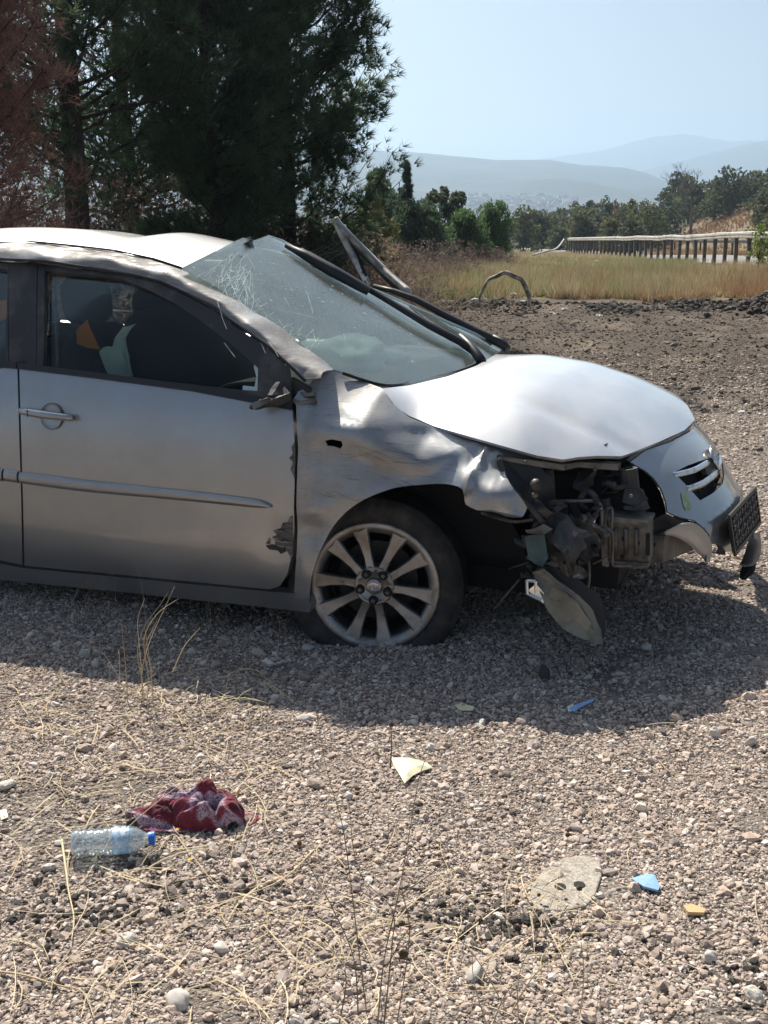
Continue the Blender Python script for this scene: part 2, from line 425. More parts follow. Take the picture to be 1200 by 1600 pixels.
    hh = ma('ADD', ma('MULTIPLY', vo.outputs['Distance'], -1.2), ma('MULTIPLY', nz(40, 8, .8), 1.2)); L(hh, bu.inputs['Height']); L(bu.outputs[0], b.inputs['Normal'])
    g = npmesh('ground', V, F, m, smooth=True); tag(g, kind='structure')
build_ground()

def ridge(name, pts, dist, depth, mat_):
    """pts: skyline pixels; hill = ridge line with a front slope towards the camera and a back slope"""
    P = []
    for a, b in zip(pts, pts[1:]):
        k = max(1, int(abs(b[0] - a[0]) / 6))
        for j in range(k): P.append((a[0] + (b[0] - a[0]) * j / k, a[1] + (b[1] - a[1]) * j / k))
    P.append(pts[-1]); rows = 26; V = []; nP = len(P)
    for r in range(rows + 6):
        f = r / rows
        for i, (u, v) in enumerate(P):
            top = dp(u, v + 1.0 * noise.noise(Vector((u * .05, dist, 0))), dist)
            zt = top.z
            if r <= rows:
                y = dist - depth * (1 - f); s = (f ** 1.25)
                rid = noise.fractal(Vector((top.x * .0035, y * .0016, dist)), .9, 2.2, 6)
                z = -24 + (zt + 24) * min(1, max(0, s + rid * .16 * math.sin(math.pi * f)))
            else:
                y = dist + (r - rows) * 200; z = zt - (r - rows) * 40
            V.append((top.x * (y / dist) ** .15, y, z))
    i = np.arange((rows + 5) * nP).reshape(-1, nP)[:, :-1].ravel()
    F = np.stack([i, i + 1, i + nP + 1, i + nP], 1)
    o = npmesh(name, V, F, mat_, smooth=True); tag(o, kind='structure'); return o
M_hill = mat('hill_forest', (.028, .045, .036), .95, var=[(.004, (.060, .068, .052), .50, .64), (.03, (.015, .026, .02), .5, .65)])
M_hill2 = mat('far_hill_forest', (.03, .045, .04), .95, var=(.003, (.06, .065, .055), .45, .62))
ridge('hill', [(-500, 250), (200, 226), (400, 228), (585, 235), (650, 238), (700, 243), (780, 250), (860, 250), (910, 258), (940, 259), (975, 262), (1010, 270), (1040, 284), (1100, 312), (1200, 335), (1500, 350)], 2200, 1300, M_hill)
ridge('hill', [(750, 330), (900, 300), (1000, 268), (1040, 258), (1090, 245), (1140, 232), (1180, 222), (1230, 215), (1330, 235), (1700, 240)], 3200, 1300, M_hill2)
ridge('hill', [(300, 300), (600, 275), (850, 248), (900, 241), (940, 236), (980, 224), (1020, 214), (1070, 209), (1100, 214), (1140, 221), (1170, 219), (1200, 223), (1400, 250), (1900, 270)], 4300, 1300, M_hill2)

# haze box
def haze():
    m = bpy.data.materials.new('haze_air'); m.use_nodes = True; t = m.node_tree; t.nodes.clear()
    o = N(t, 'ShaderNodeOutputMaterial'); v = N(t, 'ShaderNodeVolumePrincipled')
    v.inputs['Color'].default_value = (.60, .79, 1, 1); v.inputs['Density'].default_value = HAZE
    v.inputs['Anisotropy'].default_value = .55
    t.links.new(v.outputs[0], o.inputs['Volume'])
    h = MB().box((0, 0, 133), (10800, 10800, 406)).build('haze', m); tag(h, kind='stuff')
haze()
# ------------------------------------------------------------------ the wrecked car
TH, PI_, RO = R(21), .015, .012
fw = Vector((math.cos(TH), -math.sin(TH), 0)); fa = Vector((math.sin(TH), math.cos(TH), 0))
Bm = Matrix((fw, fa, Vector((0, 0, 1)))).transposed()
cp_, sp_, cr_, sr_ = math.cos(PI_), math.sin(PI_), math.cos(RO), math.sin(RO)
Rp = Matrix(((cp_, 0, sp_), (0, 1, 0), (-sp_, 0, cp_))); Rr = Matrix(((1, 0, 0), (0, cr_, sr_), (0, -sr_, cr_)))
CM = (Bm @ Rp @ Rr); CO = Vector((.38, 4.36, -.10))
CI = CM.transposed(); OC = CI @ (CAM - CO)
def P(u, v, n):
    """the point of the car (local: x forward, y to the far side, z up) seen at pixel u,v, n metres to the near side of the centre line"""
    d = CI @ ray(u, v); return OC + d * ((-n - OC.y) / d.y)
car = empty('silver_car', CO, 'wrecked silver saloon car with shattered windscreen and torn front corner, sunk in gravel', 'car')
car.rotation_euler = CM.to_euler()

T1 = [(.10, .77), (.2, .80), (.26, .832), (.35, .852), (.5, .872), (.62, .88), (.75, .876), (.85, .862), (.92, .842), (.97, .815), (1.1, .76), (1.2, .705), (1.3, .65), (1.34, .615), (1.42, .52), (1.6, .2)]
T2 = [(.10, .84), (.2, .862), (.26, .870), (.35, .874), (.5, .876), (.62, .875), (.75, .870), (.82, .864), (.855, .853), (.875, .825), (.92, .765), (.95, .715), (.98, .66), (1.05, .55), (1.3, .2)]
DENTS = []      # x, z, rx, rz, depth, angle
def dent_px(u, v, ru, rv, depth, ang=0, n=.86):
    p = P(u, v, n); DENTS.append((p.x, p.z, ru, rv, depth, R(ang)))
dent_px(640, 745, .11, .045, .035, 12)
dent_px(690, 745, .06, .05, .035, 30)
dent_px(560, 720, .16, .05, .018, -10)
dent_px(735, 745, .010, .10, -.03, -8)
dent_px(752, 700, .02, .02, .03, 0)
dent_px(775, 770, .05, .05, -.03, 0)
dent_px(480, 700, .012, .18, -.010, 3)
dent_px(497, 735, .035, .13, .014, 3)
dent_px(490, 830, .05, .05, .02, 0)
dent_px(560, 655, .10, .018, -.012, -12)
dent_px(650, 690, .14, .012, .010, -16)
dent_px(430, 840, .05, .07, .012, 0)
dent_px(300, 800, .3, .05, .006, 6)
CREASES = []
def crease(pts, d, w_, n=.86):
    q = [P(u, v, n) for u, v in pts]; CREASES.append(([(p.x, p.z) for p in q], d, w_))
crease([(742, 688), (738, 725), (733, 760), (738, 795)], -.022, .016)
crease([(596, 758), (650, 735), (700, 712), (738, 694)], -.010, .022)
crease([(472, 640), (520, 668), (600, 672), (680, 676), (738, 690)], -.007, .014)
crease([(470, 650), (476, 720), (470, 790), (478, 850), (474, 900)], -.009, .020)
crease([(500, 640), (540, 690), (590, 745)], .005, .025)
crease([(735, 730), (770, 745), (800, 775)], .016, .018)
crease([(755, 700), (768, 745), (765, 795)], -.014, .012)
crease([(480, 800), (520, 788), (560, 772)], -.006, .014)
def seg_d(px, pz, a, b):
    dx, dz = b[0] - a[0], b[1] - a[1]; t = max(0, min(1, ((px - a[0]) * dx + (pz - a[1]) * dz) / (dx * dx + dz * dz + 1e-12)))
    return math.hypot(px - a[0] - t * dx, pz - a[1] - t * dz)
def dents(x, z):
    s = 0
    if x > -.5:
        for L_, d_, w_ in CREASES:
            m_ = min(seg_d(x, z, a, b) for a, b in zip(L_, L_[1:]))
            if m_ < w_ * 4: s += d_ * math.exp(-m_ / w_) * sstep(-.47, -.42, x)
    for cx, cz, rx, rz, dep, an in DENTS:
        dx, dz = x - cx, z - cz; a = dx * math.cos(an) + dz * math.sin(an); b = -dx * math.sin(an) + dz * math.cos(an)
        e = (a / rx) ** 2 + (b / rz) ** 2
        if e < 9: s += dep * math.exp(-e)
    if x > -.45: s += .006 * noise.noise(Vector((x * 7, z * 9, 0))) * sstep(-.45, -.3, x) + .030 * abs(noise.noise(Vector((x * 13, z * 9, 4)))) * sstep(.10, .2, x) + .016 * (.35 - abs(noise.noise(Vector((x * 4.5 + z * 2, z * 8, 11))))) * sstep(-.42, -.25, x) * sstep(.3, .5, z)
    return s
def nside(x, z, d=True):
    drop = .0
    if x > -.17: drop = interp(x, [(-.17, 0), (0, .09), (.16, .12), (.356, .17), (.6, .22)])
    a, b = smooth_interp(z, T1), smooth_interp(z + drop * sstep(.45, .75, z), T2)
    k = sstep(-.5, -.2, x); n = a * (1 - k) + b * k
    if x > .1: n -= .12 * ((x - .1) / .75) ** 2
    if x < -2.6: n -= .13 * ((-x - 2.6) / 1.0) ** 2
    return n - (dents(x, z) if d else 0)
def march(f, u, v, t0=2.2, t1=8.5):
    d = CI @ ray(u, v); t = t0; best = (9, t0); prev = f(OC + d * t)
    while t < t1:
        t += .03; q = f(OC + d * t)
        if abs(q) < best[0]: best = (abs(q), t)
        if prev > 0 >= q:
            a, b = t - .03, t
            for _ in range(24):
                m = (a + b) / 2
                if f(OC + d * m) > 0: a = m
                else: b = m
            return OC + d * b
        prev = q
    return OC + d * best[1]
def hs(u, v): return march(lambda p: -p.y - nside(p.x, p.z, False), u, v)
ZH = [(-.4, .985), (-.15, .985), (-.02, .99), (.1, 1.0), (.3, .978), (.5, .925), (.65, .865), (.75, .80), (.85, .70)]
def ghood(x, n):
    z = smooth_interp(x, ZH); k = abs(n) / .72
    z -= (.14 * sstep(-.24, .0, x) if n > 0 else .07) * k ** 4
    z -= .075 * sstep(.10, .68, x) * sstep(-.25, .65, n)
    z += .0015 * noise.noise(Vector((x * 2.5, n * 2.5, 0)))
    # pressed-in crease along the near edge
    z -= .012 * math.exp(-((n - .56 + .18 * max(0, x)) / .035) ** 2) * sstep(-.1, .1, x)
    return z
def hh(u, v): return march(lambda p: p.z - ghood(p.x, -p.y), u, v)
ZR = [(-3.2, 1.25), (-2.9, 1.33), (-2.5, 1.425), (-2.1, 1.45), (-1.7, 1.45), (-1.3, 1.435), (-1.0, 1.395), (-.8, 1.36)]
def groof(x, n):
    z = smooth_interp(x, ZR); z -= (.055 + .02 * sstep(-1.6, -1.0, x)) * (abs(n) / .57) ** 2.4
    z += .010 * noise.noise(Vector((x * 2.3, n * 2.5, 2))) + .012 * math.exp(-((x + 1.32 - .25 * n) / .10) ** 2) - .014 * math.exp(-((x + 1.55 - .2 * n) / .12) ** 2)
    return z
def hr(u, v): return march(lambda p: p.z - groof(p.x, -p.y), u, v)
def gwind(x, n):
    z = 1.05 + (.49 if x > -.7 else .49) * (-.4 - x) + .02 * (1 - n / .65) + .05 * (1 - (n / .65) ** 2)
    z += .014 * noise.noise(Vector((x * 3, n * 3, 8))) - .03 * math.exp(-((n + .40 - .25 * (x + .6)) / .05) ** 2) * sstep(-.45, -.8, x) 
    return min(z, 1.445 + .01 * n)
def hw(u, v): return march(lambda p: p.z - gwind(p.x, -p.y), u, v)
XB = [(.2, .90), (.3, .95), (.42, .97), (.5, .96), (.56, .93), (.62, .885), (.71, .83), (.76, .76), (.79, .73), (.83, .66)]
def fbump(n, z):
    x = smooth_interp(z, XB) - .06 * n - (.55 if n > 0 else .34) * n * n
    x += .012 * math.exp(-((z - .555 + .1 * abs(n)) / .012) ** 2)     # crease under the grille
    return x
def hb(u, v): return march(lambda p: p.x - fbump(-p.y, p.z), u, v)
def side_fn(off=0, d=True): return lambda x, z: Vector((x, -(nside(x, z, d) + off), z))
def panel(name, pts, step, mat_, parent=car, kind='side', solid=.012, off=0, holes=(), smooth_n=4, closed=True, local=False, d=True):
    H = {'side': hs, 'hood': hh, 'roof': hr, 'wind': hw, 'bump': hb}[kind]
    def conv(L):
        out = []; M_ = []
        for a, b in zip(L, L[1:] + L[:1]):
            M_.append(a)
            if len(a) == 2 and len(b) == 2:
                k = int(math.hypot(b[0] - a[0], b[1] - a[1]) / 14)
                M_ += [(a[0] + (b[0] - a[0]) * j / (k + 1), a[1] + (b[1] - a[1]) * j / (k + 1)) for j in range(1, k + 1)]
        L = M_
        for p in L:
            if len(p) == 3: q = p[:2]                              # already local 2D
            else:
                h = H(*p); q = (h.x, h.z) if kind == 'side' else ((-h.y, h.z) if kind == 'bump' else (h.x, -h.y))
            out.append(q)
        return out
    fn = {'side': side_fn(off, d), 'hood': lambda x, n: Vector((x, -n, ghood(x, n) + off)), 'roof': lambda x, n: Vector((x, -n, groof(x, n) + off)),
          'wind': lambda x, n: Vector((x, -n, gwind(x, n) + off)), 'bump': lambda n, z: Vector((fbump(n, z) + off, -n, z))}[kind]
    vs, fs = cdt(conv(pts), step, fn, holes=[conv(h) for h in holes])
    want = {'side': (0, -1, 0), 'hood': (0, 0, 1), 'roof': (0, 0, 1), 'wind': (.4, 0, 1), 'bump': (1, 0, 0)}[kind]
    return obj(name, vs, orient(vs, fs, want), mat_, parent, True, solid)
L2 = lambda x, z: (x, z, 0)      # local 2D point

# --- near side: doors, sill, fender
DRIP = [(0, 406, .64), (71, 409, .64), (146, 421, .64), (208, 430, .65), (250, 440, .66), (292, 459, .68), (333, 482, .70), (375, 511, .73), (417, 540, .76), (458, 577, .79), (477, 596, .80)]
door = panel('front_door', [(30, 573), (90, 580), (150, 588), (300, 608), (400, 627), (457, 639), (461, 700), (461, 760), (459, 830), (456, 866), (449, 897), (438, 915), (422, 921), (350, 914), (230, 902), (100, 890), (38, 884), (36, 780), (33, 680)], .045, M_door, solid=.03)
rdoor = panel('rear_door', [(27, 572), (30, 680), (33, 780), (35, 883), L2(-1.75, .235), L2(-2.05, .24), L2(-2.3, .30), L2(-2.42, .42), L2(-2.55, .6), L2(-2.62, .8), L2(-2.62, .985), L2(-2.0, .985)], .06, M_door, solid=.03)
sill = panel('sill', [L2(-2.35, .255), L2(-1.9, .225), (0, 881), (38, 888), (230, 906), (350, 918), (425, 925), (470, 928), (486, 945), (484, 957), (400, 947), (300, 937), (200, 926), (100, 916), (0, 906), L2(-2.35, .15)], .05, M_paint, solid=.03)
ARCH = [(q.x, q.y) for q in cat_rom([(728, 788, 0), (722, 765, 0), (690, 759, 0), (650, 760, 0), (610, 765, 0), (570, 780, 0), (538, 802, 0), (512, 834, 0), (497, 868, 0), (488, 900, 0), (484, 930, 0), (484, 950, 0)], 3)]
fender = panel('front_fender', [(463, 633), (458, 625), (466, 612), (484, 600), (503, 574), (540, 585), (598, 608), (612, 630), (640, 652), (690, 671), (735, 688), (790, 702), (840, 714), (776, 714), (790, 745), (812, 778), (822, 795), (816, 808), (790, 802), (768, 795), (745, 797)] + ARCH + [(466, 950), (460, 925), (464, 860), (465, 760), (466, 700)], .015, M_scr, solid=.006, d=True,
               holes=[[(505, 690), (516, 687), (532, 690), (533, 697), (528, 703), (520, 699), (508, 698)]])
# turned-in lip round the arch
lip = [(728, 788), (722, 765), (690, 759), (650, 760), (610, 765), (570, 780), (538, 802), (512, 834), (497, 868), (488, 900), (484, 950)]
lp = [hs(*q) for q in lip]; lp = cat_rom(lp, 3); vs = []
for q in lp:
    o_ = Vector((q.x, -nside(q.x, q.z), q.z)); k_ = .03 + .97 * sstep(.42, .55, q.z); vs += [o_, o_ + Vector((0, .05 * k_, .0)), o_ + Vector((0, .30 * k_, .015))]
fs = [(3 * i + j, 3 * i + j + 1, 3 * i + j + 4, 3 * i + j + 3) for i in range(len(lp) - 1) for j in (0, 1)]
obj('arch_lip', vs, fs, M_dusty, fender)
# cant rail and A pillar (ribbon between drip rail and roof/glass edge)
lowr = [P(*p) for p in [(-220, 392, .60)] + DRIP] + [P(500, 592, .80)]
uppr = [P(*p) for p in [(-220, 366, .50), (0, 377, .50), (60, 380, .51), (120, 386, .52), (180, 393, .54), (240, 406, .56), (284, 420, .57), (330, 444, .60), (375, 472, .61), (420, 501, .63), (462, 531, .645), (500, 560, .67), (522, 577, .68)]]
midr = []
for i, (a, b) in enumerate(zip(lowr, uppr)):
    m_ = (a + b) / 2; k = i / (len(lowr) - 1)
    m_ += Vector((0, -.030, .008)); midr.append(m_)
vs, fs = grid_patch([lowr, midr, uppr], 10, 7)
for v_ in vs:
    k = noise.fractal(Vector((v_.x * 6, v_.z * 9, v_.y * 7)), .9, 2.1, 4); v_.y += .010 * k; v_.z += .012 * noise.noise(Vector((v_.x * 9, v_.y * 12, 3))) * (1 if v_.x < -.3 else .5)
obj('roof_rail', vs, orient(vs, fs, (0, -1, 1)), M_rail, car, True, .006)
MB().tube([P(u, v - 1, n + .004) for u, v, n in DRIP], .006, 6).build('door_seal', M_black, car)
MB().tube([p + Vector((0, -.002, .004)) for p in uppr[1:7]], .004, 6).build('roof_seam', M_black, car)
# black window frames
OPEN = [(71, 423), (137, 429), (187, 435), (233, 452), (271, 472), (308, 497), (354, 530), (404, 575), (403, 612), (292, 599), (196, 588), (69, 574)]
fr = panel('door_window_frame', [(60, 411), (146, 424), (208, 433), (250, 443), (292, 462), (333, 485), (375, 514), (417, 543), (455, 578), (457, 636), (400, 625), (300, 606), (150, 586), (58, 574)], .04, M_dusty, solid=.02, off=.004, holes=[OPEN], d=False)
panel('window_glass', [(u + (1 if u < 200 else -1), v) for u, v in OPEN], .05, M_side, fr, solid=.004, off=-.018, d=False)
panel('belt_moulding', [(28, 566), (150, 581), (300, 600), (456, 627), (457, 640), (300, 610), (150, 590), (29, 575)], .05, M_black, door, solid=.012, off=.008, d=False)
panel('pillar_trim', [(14, 409), (58, 411), (57, 575), (14, 570)], .05, M_dusty, car, solid=.02, off=.002, d=False)
MB().tube([P(70, 423, .645), P(68, 500, .72), P(67, 572, .812)], .007, 6).build('window_channel', M_black, fr)
ROPEN = [(12, 421), (10, 567), L2(-1.75, .985), L2(-2.35, 1.01), L2(-2.52, 1.05), L2(-2.46, 1.16), L2(-2.2, 1.27), L2(-1.9, 1.325)]
rf = panel('rear_window_frame', [(14, 409), (13, 571), L2(-1.9, .97), L2(-2.6, .985), L2(-2.62, 1.05), L2(-2.5, 1.22), L2(-2.25, 1.32), L2(-1.9, 1.35)], .05, M_dusty, solid=.02, off=.003, holes=[ROPEN], d=False)
panel('window_glass', ROPEN, .08, M_side, rf, solid=.004, off=-.018, d=False)
panel('rear_belt_moulding', [(27, 565), (27, 575), L2(-2.0, .972), L2(-2.6, .985), L2(-2.6, 1.0), L2(-2.0, .99)], .06, M_black, rdoor, solid=.012, off=.008, d=False)
# glass shards left at the front foot of the window
panel('broken_glass_edge', [(396, 552), (403, 560), (403, 612), (376, 610), (377, 603), (395, 605), (398, 590), (394, 575)], .02, M_crack, fr, solid=.004, off=-.012, d=False)
# door handle
hc = hs(82, 650); hy = -nside(hc.x, hc.z)
def el(cx, cz, rx, rz, n=20): return [(cx + rx * math.cos(2 * math.pi * i / n), cz + rz * math.sin(2 * math.pi * i / n)) for i in range(n)]
bm_v = []; bm_f = []; nn = 24
for r_i, (sc, dy) in enumerate([(1, -.002), (.92, .002), (.6, .010), (0.02, .014)]):
    for (a, b) in el(hc.x, hc.z, .047 * sc, .047 * sc, nn): bm_v.append((a, -nside(a, b) - .003 - (.004 - dy * .3 if r_i < 1 else .001), b))
for r_i in range(3):
    for k in range(nn): bm_f.append((r_i * nn + k, r_i * nn + (k + 1) % nn, (r_i + 1) * nn + (k + 1) % nn, (r_i + 1) * nn + k))
hd = obj('handle_cup', bm_v, orient([Vector(q) for q in bm_v], bm_f, (0, -1, 0)), M_paint, door)
a_, b_ = hs(37, 641), hs(118, 652)
HB = MB()
def hbar(p0, p1, r0, r1, dy): 
    pts = []; rr = []
    for i in range(9):
        k = i / 8; q = p0.lerp(p1, k); q.y = -nside(q.x, q.z) - dy - .012 * math.sin(math.pi * k); pts.append(q); rr.append((r0 + (r1 - r0) * k) * (.7 + .3 * math.sin(math.pi * min(1, max(0, .15 + k * .7)))))
    HB.tube(pts, rr, 10)
hbar(a_, b_, .0155, .013, .016); HB.build('handle', M_paint, door, smooth=True)
q = a_.lerp(b_, .20); MB().tube([q + Vector((0, -.036 - (q.y + nside(q.x, q.z)) * 0, .0)) + Vector((0, -.001, -.014)), q + Vector((0, -.037, .014))], .0015, 5).build('lock_seam', M_black, door)
# side moulding
def strip(name, pts_top, pts_bot, bulge, m, parent):
    t_ = [hs(*p) for p in pts_top]; b_ = [hs(*p) for p in pts_bot]
    for L in (t_, b_):
        for q in L: q.y = -nside(q.x, q.z) - .001
    mid1 = [a.lerp(b, .2) + Vector((0, -bulge, 0)) for a, b in zip(t_, b_)]; mid2 = [a.lerp(b, .75) + Vector((0, -bulge * 1.1, 0)) for a, b in zip(t_, b_)]
    vs, fs = grid_patch([t_, mid1, mid2, b_], 6, 3); return obj(name, vs, orient(vs, fs, (0, -1, 0)), m, parent)
strip('side_moulding', [(32, 737), (130, 749), (250, 762), (350, 773), (405, 781), (424, 790)], [(33, 755), (130, 768), (250, 779), (350, 789), (405, 794), (424, 793)], .010, M_paint, door)
strip('side_moulding', [(8, 733), (18, 734), (29, 736)], [(9, 752), (18, 753), (30, 755)], .010, M_paint, rdoor)
strip('side_moulding', [(-160, 716), (-80, 724), (5, 733)], [(-160, 736), (-80, 744), (6, 752)], .010, M_paint, rdoor)
# snapped mirror foot
mp = P(425, 622, .84)
m_ = MB(); rr_ = random.Random(3)
for (u, v, n), (u2, v2, n2), r0, r1 in [((450, 618, .83), (410, 632, .89), .028, .014), ((440, 608, .82), (425, 626, .87), .03, .02), ((412, 630, .88), (392, 638, .91), .014, .004)]:
    m_.tube([P(u, v, n), P((u + u2) / 2, (v + v2) / 2 + 2, (n + n2) / 2), P(u2, v2, n2)], [r0, (r0 + r1) / 1.8, r1], 7)
for v_ in m_.v: v_ += Vector((rr_.uniform(-1, 1), rr_.uniform(-1, 1), rr_.uniform(-1, 1))) * .006
m_.build('snapped_mirror_foot', M_dusty, door)
mm = MB(); mm.prism([P(391, 630, .925), P(396, 640, .925), P(425, 626, .90), P(420, 621, .90)], (0, .006, 0)); mm.build('broken_mirror_edge', M_steel, door)
# hinge bracket at the foot of the A pillar
q = hs(478, 622); MB().tube([P(460, 612, .79), P(476, 618, .80), P(492, 616, .80), P(494, 626, .81), P(470, 630, .82), P(458, 626, .82)], .009, 6).build('pillar_bracket', M_beige, car, smooth=True)
MB().prism([P(455, 590, .79), P(484, 606, .79), P(486, 622, .80), P(457, 630, .80)], (0, .02, 0)).build('pillar_foot_plate', M_dusty, car)
# scrapes (dark flaked patches at the front edge of the door)
rr_ = random.Random(5)
M_scrape = mat('scraped_to_primer', (.10, .09, .08), .7, var=[((4, 4, 70), (.26, .25, .23), .5, .6), ((6, 6, 110), (.015, .015, .015), .56, .62)])
panel('scrape_mark', [(457.5, 805), (452, 808), (449, 816), (441, 817), (437, 826), (424, 830), (431, 837), (418, 841), (414, 851), (424, 852), (419, 857), (432, 857), (438, 863), (445, 857), (450, 864), (455, 874), (457, 868)], .01, M_scrape, door, solid=0, off=.0014)
panel('scrape_mark', [(414, 853), (425, 851), (440, 857), (446, 854), (447, 862), (438, 866), (433, 861), (420, 859)], .008, M_black, door, solid=0, off=.0022)
panel('scrape_mark', [(460.5, 690), (455, 699), (458, 708), (452, 716), (458, 722), (454, 733), (459, 742), (460.5, 748)], .01, M_scrape, door, solid=0, off=.0014)
for nm, box_, k, mt in [('scratch', (470, 690, 700, 780), 26, M_black)]:
    sm = MB()
    for i in range(k):
        u = box_[0] + (box_[2] - box_[0]) * (1 - abs(rr_.gauss(0, .33))) if nm == 'scrape_mark' else rr_.uniform(box_[0], box_[2])
        u = min(box_[2], max(box_[0], u)); v = rr_.uniform(box_[1], box_[3]); ln = rr_.uniform(8, (box_[2] - box_[0]) * .9) if nm == 'scrape_mark' else rr_.uniform(20, 60); an = rr_.uniform(-.08, .2) if nm == 'scrape_mark' else rr_.choice([.45, .12, -.1, -.18]) + rr_.uniform(-.05, .05)
        wdt = rr_.uniform(.3, 1.3) if nm == 'scrape_mark' else rr_.uniform(.22, .5); pts = []
        for s_, ww in ((-1, .1), (-.5, 1), (0, .8), (.5, 1), (1, .1)):
            uu = min(458 if nm == 'scrape_mark' else 720, u + s_ * ln / 2); vv = v + math.sin(an) * s_ * ln / 2 + rr_.uniform(-.4, .4)
            for sg in (-1, 1):
                h = hs(uu, vv + sg * wdt * ww / 2); h.y = -nside(h.x, h.z) - .0015; pts.append(h)
        sm.add(pts, [(2 * j, 2 * j + 1, 2 * j + 3, 2 * j + 2) for j in range(4)])
    sm.build(nm, mt, fender)['kind'] = 'stuff'

# --- hood, cowl, windscreen, roof
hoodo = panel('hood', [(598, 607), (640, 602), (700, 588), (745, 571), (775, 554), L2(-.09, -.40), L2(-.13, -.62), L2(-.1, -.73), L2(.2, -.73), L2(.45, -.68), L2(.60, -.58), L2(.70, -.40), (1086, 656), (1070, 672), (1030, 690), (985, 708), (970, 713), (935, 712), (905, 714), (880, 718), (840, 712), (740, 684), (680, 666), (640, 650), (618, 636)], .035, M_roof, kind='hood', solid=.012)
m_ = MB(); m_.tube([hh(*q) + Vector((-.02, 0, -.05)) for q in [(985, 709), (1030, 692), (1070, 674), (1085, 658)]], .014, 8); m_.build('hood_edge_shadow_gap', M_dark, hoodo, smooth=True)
cowl = []
for n in (.69, .5, .25, 0, -.25, -.5, -.68):
    xb = interp(n, [(-.68, -.16), (-.4, -.085), (0, -.055), (.3, -.09), (.5, -.14), (.69, -.19)])
    cowl.append([Vector((xb - .16, -n, 1.0 - .03 * abs(n))), Vector((xb - .08, -n, .972 - .02 * abs(n))), Vector((xb - .01, -n, .958 - .01 * abs(n))), Vector((xb + .03, -n, .945 - .02 * abs(n)))])
vs, fs = grid_patch(cowl, 3, 4); obj('cowl', vs, orient(vs, fs, (0, 0, 1)), M_dusty, car)
MB().tube(cat_rom([P(535, 583, .69), P(600, 602, .62), P(650, 596, .4), P(715, 580, .1), P(750, 566, -.1)], 5), .006, 6).build('cowl_seal', M_black, car)
ws = panel('windscreen', [(284, 420), (332, 396), (370, 376), (380, 372), (398, 376), (418, 369), (440, 377), (480, 399), (520, 422), (560, 444), (610, 465), (690, 500), (740, 522), (788, 542), (776, 556), (745, 571), (700, 588), (640, 601), (600, 604), (560, 592), (522, 577), (500, 562), (450, 526), (400, 490), (340, 450)], .04, M_wind, kind='wind', solid=.005, off=.002)
# cracks and flakes of the shattered laminate, on the glass
cr = MB(); rr_ = random.Random(11)
def crack(u, v, ang, ln, wob=.35, w=.0011):
    pts = [(u, v)]
    for i in range(max(2, int(ln / 9))):
        ang += rr_.uniform(-wob, wob) * .5; u += 9 * math.cos(ang); v += 9 * math.sin(ang); pts.append((u, v))
    for a, b in zip(pts, pts[1:]):
        pa, pb = hw(*a), hw(*b)
        if (pa - pb).length > .15: continue
        pa.z = gwind(pa.x, -pa.y) + .005; pb.z = gwind(pb.x, -pb.y) + .005
        t = (pb - pa).normalized(); s_ = t.cross(Vector((.4, 0, 1))).normalized() * w * rr_.uniform(.25, 1.0); cr.add([pa - s_, pa + s_, pb + s_, pb - s_], [(0, 1, 2, 3)])
for i in range(46): crack(rr_.uniform(352, 398), rr_.uniform(395, 445), rr_.uniform(.5, 3.0), rr_.uniform(12, 70), .5, .0006)
for i in range(60):
    k = rr_.random(); crack(310 + 170 * k + rr_.uniform(-6, 30), 432 + 125 * k + rr_.uniform(-10, 4), rr_.uniform(-1.2, 1.3), rr_.uniform(8, 26), .6, .0005)
for i in range(16): crack(rr_.uniform(330, 560), rr_.uniform(410, 540), rr_.uniform(.5, 1.6), rr_.uniform(15, 50), .2, .0008)
crack(400, 480, .1, 110, .1, .0009); crack(355, 430, 1.25, 160, .2, .0015)
cr.build('glass_crack', M_crack, ws)['kind'] = 'stuff'
fl = MB()
for i in range(150):
    k = rr_.random(); u = 330 + 330 * k + rr_.gauss(0, 30); v = 400 + 170 * k * rr_.random() + rr_.gauss(0, 20) + 20
    h = hw(u, v); e = hw(u + 4, v)
    if h.x < -1.0 or abs(h.y) > .58 or h.x > -.2: continue
    h.z = gwind(h.x, -h.y) + .005; s_ = rr_.uniform(.0008, .0026) * (1 if rr_.random() < .85 else 1.8); el_ = rr_.uniform(1, 3)
    fl.add([h + Vector((-s_ * el_, -s_ * .5, s_ * el_ * .5)), h + Vector((-s_ * .2, -s_, .001)), h + Vector((s_ * el_, s_ * .6, -s_ * el_ * .5)), h + Vector((0, s_, .0015))], [(0, 1, 2, 3)])
fl.build('glass_flakes', M_crack, ws)['kind'] = 'stuff'
# far edge of the glass: crushed greenish laminate and black rubber, then wipers
MB().tube([P(u, v, n) for u, v, n in [(418, 369, -.5), (440, 376, -.52), (480, 398, -.55), (520, 421, -.57), (560, 443, -.59), (610, 464, -.61), (690, 499, -.63), (788, 541, -.66)]], .007, 6).build('crushed_glass_edge', M_crack, ws)
wz = lambda u, v, o=.012: (lambda h: Vector((h.x, h.y, gwind(h.x, -h.y) + o)))(hw(u, v))
wp = MB(); wp.tube([wz(446, 391, .02), wz(480, 410, .025), wz(520, 436, .03), wz(575, 468, .03)], [.010, .022, .026, .016], 7)
wp.tube([wz(470, 402, .03), wz(530, 438, .035), wz(600, 478, .03), wz(670, 520, .03), wz(722, 548, .03), wz(745, 562, .015)], [.010, .014, .013, .016, .016, .010], 7)
wiper = wp.build('wiper', M_black, car, smooth=True)
MB().tube([wz(716, 540, .035), wz(735, 552, .03), P(752, 564, -.05)], [.018, .018, .02], 8).build('wiper_arm', M_black, wiper, smooth=True)
